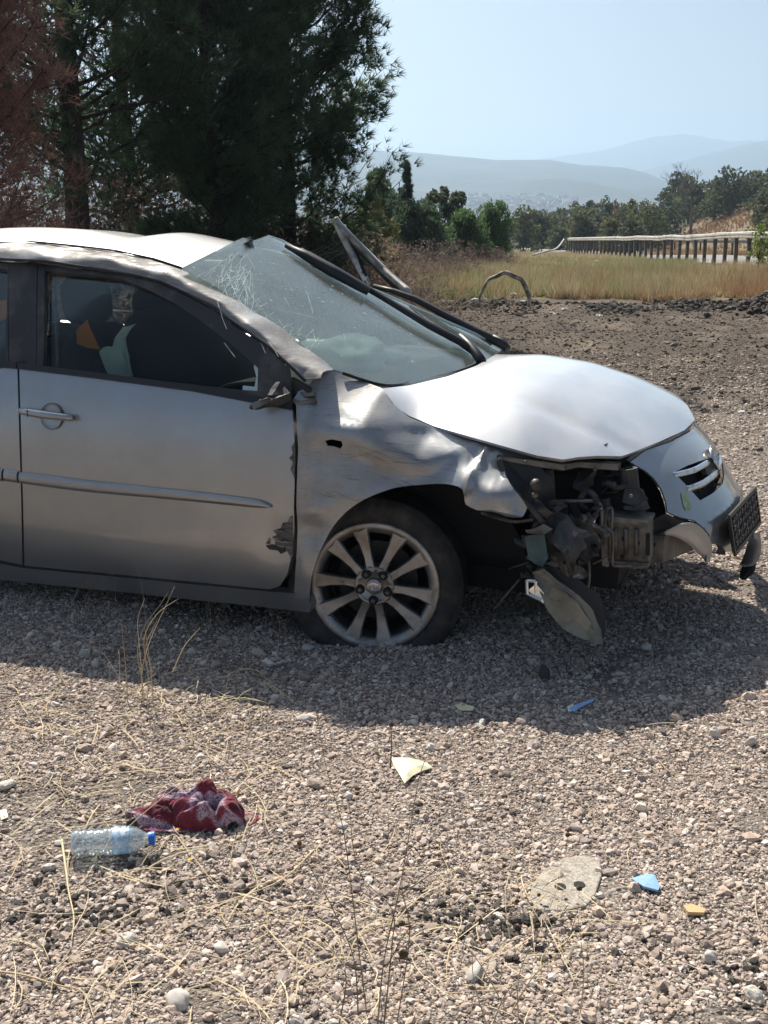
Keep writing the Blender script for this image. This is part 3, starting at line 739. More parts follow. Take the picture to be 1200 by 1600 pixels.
wp = MB(); wp.tube([P(583, 447, -.66), P(615, 455, -.66), P(650, 468, -.66), P(700, 495, -.66), P(745, 518, -.66), P(790, 541, -.66)], [.010, .013, .016, .017, .018, .02], 7)
w2 = wp.build('wiper', M_black, car, smooth=True)
MB().tube([P(768, 528, -.66), P(786, 537, -.68), P(792, 545, -.66)], [.018, .024, .018], 8).build('wiper_arm', M_black, w2, smooth=True)
MB().tube([wz(640, 480, .004), wz(690, 520, .004), wz(724, 545, .004)], .003, 5).build('wiper_blade_rubber', M_black, w2)
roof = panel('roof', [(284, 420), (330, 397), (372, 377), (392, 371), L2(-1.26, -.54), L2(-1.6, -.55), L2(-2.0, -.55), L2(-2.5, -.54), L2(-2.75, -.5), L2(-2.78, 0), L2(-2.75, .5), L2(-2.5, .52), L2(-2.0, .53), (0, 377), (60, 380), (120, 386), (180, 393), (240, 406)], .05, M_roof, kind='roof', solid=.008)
MB().tube([hr(*q) + Vector((.004, 0, .002)) for q in [(284, 421), (330, 398), (372, 378), (392, 372)]], .006, 6).build('header_seal', M_black, roof)
m_ = MB()
for (u, v, r) in [(386, 382, .022), (391, 376, .014), (374, 398, .010)]:
    h = wz(u, v, -.01); m_.box(h, (r * 2, r * 1.3, r * 1.4), Matrix.Rotation(u, 3, 'Y'))
m_.build('mirror_mount', M_black, ws)['kind'] = 'stuff'
# --- far side of the car
def fpanel(name, pts, step, m, parent=car, solid=.02, off=0, holes=()):
    vs, fs = cdt(pts, step, lambda x, z: Vector((x, nside(x, z, False) + off, z)), holes=holes)
    return obj(name, vs, orient(vs, fs, (0, 1, 0)), m, parent, True, solid)
def arc(cx, cz, r, a0, a1, n=12): return [(cx + r * math.cos(R(a0 + (a1 - a0) * i / n)), cz + r * math.sin(R(a0 + (a1 - a0) * i / n))) for i in range(n + 1)]
fpanel('far_front_fender', [(-.46, .25), (-.46, .9), (-.3, .95), (-.17, .955), (0, .87), (.3, .80), (.5, .745), (.66, .66), (.70, .55), (.62, .42), (.36, .33)] + arc(0, .34, .36, 0, 180)[1:-1] + [(-.37, .25)], .06, M_paint)
fpanel('far_front_door', [(-1.50, .25), (-1.50, .97), (-.48, .915), (-.48, .27), (-.6, .25)], .1, M_paint)
fpanel('far_rear_door', [(-2.0, .25), (-1.52, .25), (-1.52, .97), (-2.6, .985), (-2.62, .8), (-2.5, .55), (-2.3, .30)], .1, M_paint)
fpanel('far_sill', [(-2.3, .14), (-.4, .14), (-.4, .25), (-2.3, .25)], .1, M_paint)
RQ = [(-2.64, .985), (-2.64, .8), (-2.56, .6)] + arc(-2.6, .34, .37, 75, 180)[1:] + [(-3.2, .22), (-3.55, .25), (-3.6, .45), (-3.6, .9), (-3.5, .99), (-3.1, 1.0)]
RQn = RQ[:3] + arc(-2.6, .34, .37, 60, 180) + RQ[16:]
fpanel('far_rear_quarter', RQn, .08, M_paint)
panel('rear_quarter', [L2(*q) for q in RQn], .08, M_paint, solid=.02)
# far cant rail, pillars
fr_low = [Vector((x, n, z)) for x, n, z in [(-2.75, .56, 1.26), (-2.3, .62, 1.33), (-1.7, .64, 1.345), (-1.3, .64, 1.34), (-1.05, .66, 1.30)]]
fr_up = [Vector((x, n, z)) for x, n, z in [(-2.75, .49, 1.33), (-2.3, .53, 1.395), (-1.7, .54, 1.40), (-1.3, .545, 1.385), (-1.1, .55, 1.35)]]
vs, fs = grid_patch([fr_low, [a.lerp(b, .5) + Vector((0, .02, .02)) for a, b in zip(fr_low, fr_up)], fr_up], 6, 3); obj('far_roof_rail', vs, orient(vs, fs, (0, 1, 1)), M_paint, car, True, .02)
MB().tube([(-1.05, .63, 1.32), (-.8, .66, 1.20), (-.5, .68, 1.07), (-.2, .72, .97)], [.02, .022, .025, .03], 7).build('far_windscreen_pillar', M_dusty, car, smooth=True)
for nm, x0, x1 in [('far_centre_pillar', -1.58, -1.48), ('far_rear_pillar', -2.72, -2.55)]:
    fpanel(nm, [(x0 - .02, .97), (x1 + .02, .97), (x1, 1.32), (x0, 1.32)], .08, M_black)
MB().tube([P(137, 484, -.80), P(180, 486, -.80), P(228, 489, -.80), P(330, 497, -.8)], .008, 6).build('far_belt_trim', M_chrome, car)
# torn far door frame standing up behind the windscreen
ff = MB(); N_ = -.95
a, b, c = P(523, 341, N_), P(640, 457, N_ + .12), P(574, 442, N_ + .1)
ff.tube(cat_rom([a, P(531, 352, N_), P(548, 370, N_), P(580, 402, N_), P(606, 428, N_ + .05), b], 4), .017, 6)
ff.tube(cat_rom([a, P(535, 368, N_), P(552, 400, N_), P(568, 430, N_ + .05), c], 4), .018, 6)
door2 = ff.build('torn_far_door_frame', mat('torn_frame_paint', (.46, .44, .40), .5, metal=.3, var=(14, (.16, .14, .12), .45, .65)), car, smooth=True)
MB().tube([P(528, 354, N_ - .01), P(546, 377, N_ - .01), P(585, 415, N_ - .01), P(622, 452, N_ + .08)], .014, 6).build('frame_channel', M_dusty, door2, smooth=True)
MB().tube([P(541, 366, N_ - .01), P(558, 400, N_ - .01), P(573, 438, N_ + .08)], .012, 6).build('frame_channel', M_black, door2, smooth=True)
MB().tube([P(526, 344, N_ + .02), P(560, 378, N_ + .03), P(600, 420, N_ + .04)], .008, 5).build('frame_flange', M_paint, door2)

# --- rear end (outside the frame, in shade of the body)
bt = []
for n in (-.80, -.5, 0, .5, .80): bt.append([Vector((-3.62 + .12 * n * n, -n, z)) + Vector((dx, 0, 0)) for dx, z in [(0, .25), (-.06, .45), (-.05, .62), (.03, .85), (.10, .98)]])
vs, fs = grid_patch(bt, 4, 3); obj('rear_bumper', vs, orient(vs, fs, (-1, 0, 0)), M_paint, car, True, .02)
bt = []
for n in (-.72, -.4, 0, .4, .72): bt.append([Vector((x, -n, z - .04 * n * n)) for x, z in [(-3.56, .98), (-3.4, 1.01), (-3.2, 1.02), (-3.05, 1.03)]])
vs, fs = grid_patch(bt, 4, 3); obj('boot_lid', vs, orient(vs, fs, (0, 0, 1)), M_paint, car, True, .02)
bt = []
for n in (-.55, 0, .55): bt.append([Vector((-3.05, -n * 1.15, 1.02)), Vector((-2.9, -n * 1.1, 1.20)), Vector((-2.76, -n, 1.36 - .05 * (n / .55) ** 2))])
vs, fs = grid_patch(bt, 4, 3); obj('rear_window', vs, orient(vs, fs, (-1, 0, 1)), M_side, car)
for s_ in (-1, 1):
    vs = [Vector((-3.1, s_ * .76, 1.0)), Vector((-2.6, s_ * .80, .99)), Vector((-2.62, s_ * .70, 1.2)), Vector((-2.74, s_ * .53, 1.35)), Vector((-2.8, s_ * .50, 1.34)), Vector((-3.05, s_ * .62, 1.05))]
    obj('rear_pillar', vs, [(0, 1, 2, 3, 4, 5)], M_paint, car, False, .02, 0)

# --- inner body: floor, tub walls, firewall
ib = MB()
ib.box((-1.95, 0, .24), (2.9, 1.5, .03))
for s_ in (-1, 1): ib.box((-1.53, s_ * .735, .58), (2.1, .03, .66))
ib.box((-.40, 0, .62), (.05, 1.22, .62)); ib.box((-2.95, 0, .62), (.05, 1.3, .72)); ib.box((-3.2, 0, .3), (.6, 1.2, .05))
ib.build('inner_body', M_dark, car)
eb = MB(); eb.box((.12, .70, .62), (.95, .03, .30)); eb.box((.10, -.50, .60), (.9, .03, .42)); eb.box((.12, .1, .32), (1.0, 1.1, .03))
eb.box((-.36, -.50, .58), (.03, .16, .6))
eb.build('engine_bay_walls', M_dark, car)
wh = MB(); prof = [(a_, .40) for a_ in (-.05, .25)]
MW = Matrix.Translation(Vector((-.05, -.56, .36))) @ Matrix.Rotation(math.pi / 2, 4, 'Z')
vs = []; 
for yy in (-.70, -.44):
    for k in range(17):
        t = R(-15 + 210 * k / 16); vs.append((-.06 + .43 * math.cos(t), yy, .345 + .385 * math.sin(t)))
wh.add(vs, [(k, k + 1, 18 + k, 17 + k) for k in range(16)] + [tuple(range(17, 34))])
wh.build('wheel_arch_liner', M_dark, car)

# --- interior
def cushion(name, c, dims, rot, m, parent=car, pinch=.25):
    vs = []; fs = []; nu, nv = 16, 10
    for i in range(nv + 1):
        ph = -math.pi / 2 + math.pi * i / nv
        for j in range(nu):
            th = 2 * math.pi * j / nu
            sg = lambda a, e: math.copysign(abs(a) ** e, a)
            vs.append(Vector((dims[0] / 2 * sg(math.cos(ph), .6) * sg(math.cos(th), .6), dims[1] / 2 * sg(math.cos(ph), .6) * sg(math.sin(th), .6), dims[2] / 2 * sg(math.sin(ph), .6))))
    for i in range(nv):
        for j in range(nu): fs.append((i * nu + j, i * nu + (j + 1) % nu, (i + 1) * nu + (j + 1) % nu, (i + 1) * nu + j))
    Mr = Matrix.Rotation(rot, 3, 'Y'); vs = [Mr @ v_ + Vector(c) for v_ in vs]
    return obj(name, vs, fs, m, parent)
for y_, dx in ((-.36, 0), (.36, .05)):
    x0 = -1.42 + dx
    seat = cushion('seat_back', (x0, y_, .80), (.16, .48, .62), -.28, M_seat)
    cushion('headrest', (x0 - .12, y_, 1.185), (.11, .26, .19), -.15, M_seat, seat)
    cushion('seat_cushion', (x0 + .32, y_, .50), (.52, .5, .18), .08, M_seat)
cushion('seat_bolster', P(140, 575, .45), (.42, .2, .16), .35, M_seat)
cushion('rear_seat', (-2.45, 0, .78), (.18, 1.25, .6), -.3, M_seat)
cushion('rear_seat_cushion', (-2.2, 0, .52), (.5, 1.25, .18), 0, M_seat)
dsh = []
for n in (-.72, -.4, 0, .4, .72): dsh.append([Vector((x, -n, z)) for x, z in [(-.18, .93), (-.38, .955), (-.62, .965), (-.78, .93), (-.86, .82), (-.84, .60)]])
vs, fs = grid_patch(dsh, 4, 4); obj('dashboard', vs, orient(vs, fs, (0, 0, 1)), M_dash, car, True, .01)
# big dark slump of the folded passenger seat / door trim filling the window
cushion('folded_seat', P(290, 565, .30), (.50, .46, .30), .5, M_seat)
cushion('headrest', P(248, 490, -.05), (.14, .26, .24), -.2, M_seat)
MB().tube([P(300, 490, -.05), P(312, 515, -.05), P(322, 540, -.05)], .02, 6).build('pillar_inner_trim', M_beige, car)
# steering wheel on the far side
sw = MB(); Msw = Matrix.Translation(Vector((-.98, .36, .90))) @ Matrix.Rotation(R(-25), 4, 'Y')
sw.lathe([(.0 + .014 * math.cos(a), .18 + .014 * math.sin(a)) for a in [2 * math.pi * k / 8 for k in range(8)]], 28, Msw, True)
sw.box(Vector((-.97, .36, .90)), (.04, .34, .05)); sw.build('steering_wheel', M_black, car, smooth=True)
def PZ(u, v, z):
    d = CI @ ray(u, v); return OC + d * ((z - OC.z) / d.z)
def blob(name, c, dims, m, parent, seed, amp=.25, fr=2.2, n=24):
    vs = []; fs = []; nv = n // 2
    for i in range(nv + 1):
        ph = -math.pi / 2 + math.pi * i / nv
        for j in range(n):
            th = 2 * math.pi * j / n; d = Vector((math.cos(ph) * math.cos(th), math.cos(ph) * math.sin(th), math.sin(ph)))
            k = 1 + amp * noise.fractal(d * fr + Vector((seed, 0, 0)), .8, 2.1, 5)
            vs.append(Vector((d.x * dims[0] / 2 * k, d.y * dims[1] / 2 * k, d.z * dims[2] / 2 * k)) + Vector(c))
    for i in range(nv):
        for j in range(n): fs.append((i * n + j, i * n + (j + 1) % n, (i + 1) * n + (j + 1) % n, (i + 1) * n + j))
    return obj(name, vs, fs, m, parent)
blob('deflated_airbag', PZ(528, 560, .99), (.40, .40, .16), M_airbag, car, 3, .35, 1.6, 40)
blob('deflated_airbag', PZ(610, 556, .985), (.14, .16, .06), M_airbag, car, 13, .35, 1.6, 24)
def sheet_px(name, pts, m, parent=car, th=.006, amp=.01, seed=0, step=.03):
    """crumpled sheet through pixel points with individual depths (fan of triangles, subdivided)"""
    V = [P(*p) for p in pts]; c = sum(V, Vector()) / len(V)
    bm = bmesh.new(); cv = bm.verts.new(c); bv = [bm.verts.new(v_) for v_ in V]
    for i in range(len(bv)): bm.faces.new((cv, bv[i], bv[(i + 1) % len(bv)]))
    for _ in range(3):
        bmesh.ops.subdivide_edges(bm, edges=[e for e in bm.edges if e.calc_length() > step], cuts=1, use_grid_fill=False)
    for v_ in bm.verts:
        q = v_.co; v_.co = q + Vector((noise.noise(q * 14 + Vector((seed, 0, 0))), noise.noise(q * 14 + Vector((0, seed, 5))), noise.noise(q * 14 + Vector((9, 0, seed))))) * amp
    me = bpy.data.meshes.new(name); bmesh.ops.recalc_face_normals(bm, faces=bm.faces); bm.to_mesh(me); bm.free(); me.polygons.foreach_set('use_smooth', [True] * len(me.polygons))
    return link(name, me, m, parent, th, 0)
sheet_px('side_airbag', [(u, v, .56) for u, v in [(180, 545), (184, 530), (198, 517), (214, 511), (205, 524), (199, 545), (200, 575), (204, 588), (190, 580), (166, 552), (160, 546)]], M_airbag, amp=.05, step=.015, seed=4)
sheet_px('orange_cloth', [(120, 514, .58), (137, 500, .58), (146, 525, .58), (156, 547, .58), (135, 542, .58), (121, 538, .58)], M_orange, amp=.01, seed=6)
sheet_px('orange_cloth', [(-60, 476, .55), (-20, 471, .55), (19, 466, .55), (19, 480, .55), (14, 498, .55), (-30, 505, .55), (-60, 510, .55)], M_orange, amp=.01, seed=8)
MB().tube([P(86, 425, .60), P(88, 500, .64), P(90, 572, .70)], .006, 5).build('seat_belt', M_steel, car)

# --- front bumper cover with grille
GR = [(1053, 738), (1075, 727), (1100, 718), (1108, 716), (1124, 706), (1129, 722), (1132, 742), (1129, 756), (1115, 770), (1094, 782), (1074, 760)]
bump = panel('bumper_cover', [(985, 722), (1008, 704), (1047, 691), (1077, 675), (1091, 658), L2(-.50, .80), L2(-.70, .74), L2(-.76, .62), L2(-.80, .50), L2(-.78, .36), L2(-.5, .34), L2(-.25, .36), (1160, 852), (1148, 862), (1126, 862), (1121, 850), (1108, 850), (1108, 835), (1100, 825), (1085, 813), (1062, 808), (1043, 800), (1041, 785), (1034, 765), (1022, 747), (1008, 735)], .03, M_paint, kind='bump', solid=.006, holes=[GR])
def bp(u, v, o=0):
    h = hb(u, v); return Vector((fbump(-h.y, h.z) + o, h.y, h.z))
gr = panel('grille', [(1040, 738), (1075, 716), (1100, 706), (1128, 694), (1140, 722), (1144, 742), (1139, 766), (1120, 786), (1090, 800), (1064, 772)], .03, M_dark, bump, kind='bump', solid=.01, off=-.045)
for a, b, c, r in [((1056, 744), (1085, 736), (1106, 724), .0125), ((1076, 766), (1100, 756), (1119, 740), .0135), ((1121, 738), (1127, 724), (1126, 712), .009)]:
    MB().tube(cat_rom([bp(*a, -.012), bp(*b, -.006), bp(*c, -.004)], 5), r, 8).build('grille_slat', M_chrome, gr, smooth=True)
for k in range(5):
    v0 = 716 + k * 11; MB().tube([bp(1122, v0, -.02), bp(1130, v0 - 3, -.012)], .004, 5).build('grille_bar', M_dark, gr)
for k in range(6):
    u0 = 1082 + k * 8; MB().tube([bp(u0, 772 - k * 3.5, -.02), bp(u0 + 3, 778 - k * 4, -.012)], .003, 5).build('grille_bar', M_black, gr)
# round emblem of three ellipses
ec = bp(1115, 715, .004); nrm = Vector((1, .06, .45)).normalized(); tx = Vector((0, 1, 0)); tx = (tx - nrm * tx.dot(nrm)).normalized(); ty = nrm.cross(tx)
def ering(rx, ry, cx=0, cy=0, r=.004):
    m = MB(); m.tube([ec + tx * (cx + rx * math.cos(2 * math.pi * k / 24)) + ty * (cy + ry * math.sin(2 * math.pi * k / 24)) for k in range(25)], r, 6, False); return m
eb_ = MB(); eb_.add([ec - nrm * .012 + tx * .07 * math.cos(2 * math.pi * k / 20) + ty * .052 * math.sin(2 * math.pi * k / 20) for k in range(20)], [tuple(range(20))]); 
emb = ering(.062, .044, r=.0065).build('emblem', M_chrome, bump, smooth=True)
ering(.022, .040, 0, 0, .0045).build('emblem_oval', M_chrome, emb, smooth=True); ering(.042, .017, 0, .022, .0045).build('emblem_oval', M_chrome, emb, smooth=True)
MB().prism([bp(1098, 722, 0), bp(1106, 742, 0), bp(1121, 734, 0), bp(1118, 712, 0)], (-.02, 0, 0)).build('emblem_mount', M_dusty, bump)
# bonnet-gap weather seal on the cover
MB().tube([bp(*q, .0) + Vector((-.01, 0, .006)) for q in [(985, 723), (1008, 705), (1047, 692), (1077, 676), (1090, 660)]], .008, 6).build('cover_edge', M_steel, bump, smooth=True)
# small yellow-green mark laid on the bumper cover
mk = MB(); vs = [bp(*q, .0025) for q in [(1063, 770), (1073, 768), (1078, 788), (1079, 796), (1070, 797), (1066, 788)]]; mk.add(vs, [tuple(range(6))]); mk.build('green_mark', mat('yellow_green_mark', (.30, .42, .12), .5, var=(60, (.42, .44, .40), .45, .6)), bump)
# plate holder
pc = [P(1141, 806, .26), P(1182, 761, -.23), P(1191, 820, -.23), P(1150, 868, .26)]
plate = empty('plate_holder', (0, 0, 0)); plate.parent = car
fx = (pc[1] - pc[0]); fz = (pc[3] - pc[0]); nn_ = fz.cross(fx).normalized()
if nn_.x < 0: nn_ = -nn_
pm = MB(); g_ = lambda a, b, o=0: pc[0] + fx * a + fz * b + nn_ * o
def bar(a0, b0, a1, b1, w_, m=pm, o=0):
    A_, B_ = g_(a0, b0, o), g_(a1, b1, o); t = (B_ - A_).normalized(); s_ = nn_.cross(t) * w_
    m.add([A_ - s_, A_ + s_, B_ + s_, B_ - s_, A_ - s_ - nn_ * .008, A_ + s_ - nn_ * .008, B_ + s_ - nn_ * .008, B_ - s_ - nn_ * .008], [(0, 1, 2, 3), (7, 6, 5, 4), (0, 4, 5, 1), (2, 6, 7, 3), (1, 5, 6, 2), (0, 3, 7, 4)])
for b_ in (.03, .97): bar(0, b_, 1, b_, .007)
for a_ in (.01, .99): bar(a_, 0, a_, 1, .007)
pm.build('plate_frame', M_black, plate)
rp = MB(); bar(.02, .5, .98, .5, .062, rp, -.006); rp.build('plate_back', M_dusty, plate)
lt = MB(); rr_ = random.Random(2)
for i in range(9):
    for j in range(4):
        a0, b0 = .06 + i * .1, .16 + j * .2; bar(a0, b0 + .06, a0 + .07, b0 - .04, .0035, lt, .002)
        if (i + j) % 2: bar(a0, b0 - .05, a0 + .07, b0 - .02, .003, lt, .002)
lt.build('plate_lattice', M_steel, plate)
# hanging torn strips of bumper
def ribbon(name, pts, w_, m, parent, th=.006, wdir=(0, -.3, 1)):
    c = cat_rom([P(*p[:3]) for p in pts], 5); ws_ = cat_rom([Vector((p[3], 0, 0)) for p in pts], 5); vs = []
    for q, s_ in zip(c, ws_): d = Vector(wdir).normalized() * s_.x / 2; vs += [q - d, q + d * .2 + Vector((-.006, -.01, 0)), q + d]
    fs = [(3 * i + j, 3 * i + j + 1, 3 * i + j + 4, 3 * i + j + 3) for i in range(len(c) - 1) for j in (0, 1)]
    return obj(name, vs, fs, m, parent, True, th, 0)
ribbon('torn_bumper_strip', [(1040, 832, .50, .015), (1060, 828, .47, .05), (1080, 833, .44, .07), (1096, 848, .42, .07), (1106, 864, .40, .05), (1107, 879, .40, .012)], 0, M_paint, bump, wdir=(.45, 0, 1))
ribbon('torn_bumper_strip', [(1180, 832, -.10, .04), (1179, 852, -.10, .06), (1174, 872, -.10, .07), (1166, 884, -.10, .06), (1160, 882, -.10, .02)], 0, M_paint, bump, wdir=(1, -.6, .3))
ribbon('torn_black_flap', [(1172, 880, -.10, .05), (1168, 893, -.10, .06), (1161, 905, -.10, .02)], 0, M_black, bump, wdir=(1, -.6, .3))
sheet_px('torn_black_flap', [(1126, 850, .35), (1134, 862, .35), (1134, 868, .35), (1118, 865, .35)], M_black, bump, amp=.004)
# behind the cover: bumper beam, crushed foam, crash box, radiator support
sheet_px('crushed_bumper_foam', [(1041, 800, .46), (1062, 806, .40), (1085, 812, .33), (1100, 826, .30), (1110, 842, .30), (1107, 856, .32), (1096, 848, .34), (1070, 838, .40), (1040, 832, .46), (1015, 836, .50), (1018, 815, .50)], M_black, car, amp=.02, seed=3)
bb = MB(); a, b = P(1012, 856, .50), P(1072, 834, .15); bb.prism([a + Vector((0, 0, .045)), a + Vector((.05, 0, .045)), a + Vector((.05, 0, -.045)), a + Vector((0, 0, -.045))], b - a); bb.build('bumper_beam', M_beige, car)
MB().prism([P(1013, 848, .51), P(1070, 830, .16), P(1070, 834, .16), P(1013, 853, .51)], (.02, 0, 0)).build('bumper_beam_rib', M_dark, car)
def q3(a, b, c, d, th, mb, dirv=(0, 1, 0)): mb.prism([P(*a), P(*b), P(*c), P(*d)], Vector(dirv) * th)
cb = MB(); n_ = .62
q3((950, 812, n_), (1014, 818, n_), (1014, 882, n_), (950, 880, n_), .10, cb); cbo = cb.build('crash_box', M_beige, car, bevel=.004)
for u0 in (962, 978, 994):
    MB().tube([P(u0, 826, n_ + .004), P(u0, 868, n_ + .004)], .0075, 8).build('crash_box_rib', M_beige, cbo, smooth=True)
for u0, v0 in ((974, 842), (997, 849), (972, 870)):
    MB().box(P(u0, v0, n_ + .003), (.010, .006, .012)).build('bolt_hole', M_dark, cbo)
MB().prism([P(1009, 834, n_ + .006), P(1015, 834, n_ + .006), P(1015, 868, n_ + .006), P(1009, 868, n_ + .006)], (0, .01, 0)).build('crash_box_slot', M_dark, cbo)
cb = MB(); q3((948, 806, n_ + .01), (1014, 815, n_ + .01), (1014, 821, n_ + .01), (950, 815, n_ + .01), .13, cb); q3((950, 876, n_ + .01), (1014, 880, n_ + .01), (1012, 888, n_ + .01), (985, 889, n_), .10, cb); cb.build('crash_box_flange', M_steel, cbo)['kind'] = 'stuff'
sp_ = MB(); q3((937, 798, .63), (948, 795, .63), (950, 886, .63), (941, 884, .63), .02, sp_); sp_.build('radiator_support', M_steel, car)
for nm, pts, r in [('metal_pipe', [(866, 783, .66), (900, 783, .66), (928, 783, .66), (937, 788, .66), (940, 800, .66), (940, 824, .66)], .0065),
                   ('metal_pipe', [(944, 826, .67), (952, 828, .67), (958, 838, .67), (957, 878, .67), (963, 884, .67), (988, 884, .66)], .006),
                   ('metal_pipe', [(948, 797, .66), (955, 793, .66), (957, 806, .66), (955, 830, .66)], .0045),
                   ('hose', [(958, 742, .5), (938, 748, .5), (926, 762, .5), (920, 785, .5)], .014),
                   ('hose', [(862, 741, .45), (880, 743, .45), (905, 739, .45)], .016),
                   ('strut_rod', [(833, 777, .70), (845, 793, .72), (856, 807, .74)], .013),
                   ('dangling_wire', [(795, 889, .6), (810, 884, .62), (832, 878, .65), (855, 884, .66)], .0022),
                   ('dangling_wire', [(812, 905, .62), (795, 925, .62), (778, 945, .62), (771, 953, .62)], .004),
                   ('dangling_wire', [(919, 865, .66), (921, 900, .66), (918, 925, .68), (924, 935, .68)], .005),
                   ('dangling_wire', [(925, 882, .66), (945, 872, .66), (960, 864, .66)], .003),
                   ('dangling_wire', [(876, 832, .72), (872, 822, .72), (880, 815, .72)], .002),
                   ('dangling_wire', [(880, 838, .72), (886, 826, .72), (893, 820, .72)], .002)]:
    MB().tube(cat_rom([P(*p) for p in pts], 4), r, 7).build(nm, M_steel if 'pipe' in nm or 'rod' in nm or 'wire' in nm else M_black, car, smooth=True)
# tie bar along the top
tb = MB(); tp = [(776, 712, .75), (800, 716, .74), (850, 722, .70), (880, 726, .66), (905, 722, .62), (935, 724, .58), (966, 726, .55)]; hts = [5, 6, 9, 9, 8, 9, 9]
for (a, b, h0, h1) in zip(tp, tp[1:], hts, hts[1:]): q3((a[0], a[1], a[2]), (b[0], b[1], b[2]), (b[0], b[1] + h1, b[2]), (a[0], a[1] + h0, a[2]), .05, tb)
tb.build('headlamp_tie_bar', M_beige, car)
sheet_px('headlamp_bracket', [(778, 714, .74), (800, 720, .73), (845, 730, .70), (862, 745, .68), (866, 790, .68), (852, 812, .70), (835, 806, .72), (812, 780, .75), (794, 752, .76)], M_black, car, amp=.015, seed=21)
MB().tube(cat_rom([P(779, 716, .765), P(790, 745, .77), (P(806, 770, .775)), P(826, 790, .775), P(850, 818, .76)], 4), .010, 6).build('headlamp_bracket_edge', M_dusty, car, smooth=True)
for u0, v0, r in ((836, 756, .018), (833, 772, .010)): MB().tube([P(u0, v0, .75), P(u0 + 3, v0 + 2, .80)], r, 10).build('bracket_stud', M_steel, car, smooth=True)
q3_ = MB(); q3_.prism([P(852, 735, .66), P(862, 735, .66), P(866, 796, .68), (P(855, 790, .68))], (0, .03, 0)); q3_.build('bracket_upright', M_beige, car)
# crushed clump of liner, washer bottle and inner panels
sheet_px('crumpled_inner_panel', [(822, 820, .74), (850, 806, .72), (878, 800, .70), (905, 798, .68), (928, 806, .67), (932, 850, .68), (925, 880, .70), (900, 898, .72), (872, 893, .74), (838, 886, .75), (826, 866, .76)], M_crumple, car, amp=.045, seed=12, step=.02)
sheet_px('crumpled_inner_panel', [(868, 812, .79), (896, 808, .76), (918, 830, .76), (912, 870, .78), (890, 888, .80), (872, 860, .80)], M_crumple, car, amp=.05, seed=31, step=.02)
sheet_px('washer_bottle', [(820, 838, .77), (850, 836, .77), (860, 870, .77), (850, 884, .76), (828, 874, .77)], M_teal, car, amp=.012, seed=5)
sheet_px('torn_foil', [(820, 828, .79), (850, 818, .78), (866, 826, .78), (850, 836, .79), (826, 834, .79)], M_steel, car, amp=.02, seed=15)
eng = MB(); eng.box((.45, -.25, .52), (.34, .55, .36)); eng.box((.35, -.1, .70), (.3, .5, .1)); eng.box((.56, -.0, .50), (.04, .85, .36)); eng.build('engine_block', M_dark, car)
for u0, v0, n0, r, ln in [(968, 748, .42, .028, .06), (985, 760, .52, .03, .12), (880, 800, .62, .022, .05), (898, 798, .62, .018, .05), (945, 790, .58, .02, .05)]:
    MB().lathe([(-ln / 2, r * .6), (-ln / 2, r), (ln / 2, r), (ln / 2, r * .6)], 12, Matrix.Translation(P(u0, v0, n0)) @ Matrix.Rotation(R(80), 4, 'Y')).build('engine_fitting', M_dusty, car)
sheet_px('torn_bracket', [(975, 758, .56), (1000, 762, .54), (1008, 778, .54), (990, 790, .55), (968, 784, .57)], M_dusty, car, amp=.02, seed=44)
# far shell of the wing under the lamp opening, black lining of the lamp hole
sheet_px('lamp_hole_lining', [(990, 728, .32), (1012, 740, .30), (1032, 768, .32), (1040, 802, .36), (1020, 830, .42), (985, 812, .42), (1000, 770, .36)], M_dark, car, amp=.01, seed=50)
# front fender crumple bracket pieces
sheet_px('crumpled_fender_flange', [(728, 786, .80), (750, 790, .82), (770, 782, .82), (800, 778, .80), (818, 784, .79), (822, 796, .79), (814, 806, .80), (790, 806, .82), (768, 797, .82), (745, 798, .82), (733, 796, .81)], M_scr, fender, amp=.014, seed=61)
for u0, v0 in ((772, 787), (795, 788)): MB().tube([P(u0, v0, .83), P(u0, v0, .842)], .008, 8).build('flange_bolt', M_dusty, fender)
MB().tube(cat_rom([P(752, 801, .80), P(780, 810, .80), P(805, 815, .79), P(832, 812, .77)], 4), .005, 5).build('torn_flange_wire', M_steel, fender)
# hanging headlamp
hl = sheet_px('hanging_headlamp_lens', [(832, 895, .80), (850, 888, .80), (866, 902, .79), (884, 915, .78), (905, 930, .77), (925, 955, .76), (938, 982, .76), (942, 1004, .77), (930, 1006, .78), (905, 995, .80), (878, 980, .81), (856, 955, .82), (845, 930, .82)], M_lens, car, th=.02, amp=.008, seed=70)
sheet_px('headlamp_reflector', [(863, 915, .805), (882, 925, .80), (905, 945, .79), (925, 975, .785), (918, 985, .79), (895, 975, .80), (868, 960, .815), (852, 945, .82)], M_lens, hl, amp=.006, seed=71)
sheet_px('headlamp_housing', [(838, 884, .76), (868, 888, .75), (905, 905, .72), (935, 925, .70), (945, 960, .70), (943, 1003, .74), (915, 970, .74), (880, 925, .77), (855, 905, .78)], M_black, hl, amp=.014, seed=72)
m_ = MB(); 
for a, b in [((823, 906), (824, 928)), ((824, 907), (837, 908)), ((837, 908), (837, 926)), ((824, 928), (846, 938))]: m_.tube([P(*a, .83), P(*b, .83)], .005, 5)
m_.build('headlamp_clip', M_reflector, hl)
sheet_px('headlamp_bezel', [(824, 922, .825), (838, 912, .825), (850, 925, .82), (850, 942, .82), (836, 936, .825)], M_reflector, hl, amp=.006, seed=75)
MB().tube(cat_rom([P(843, 890, .81), P(866, 905, .80), P(892, 930, .79), (P(912, 952, .78)), P(928, 985, .78)], 4), .004, 5).build('lens_seam', M_beige, hl)
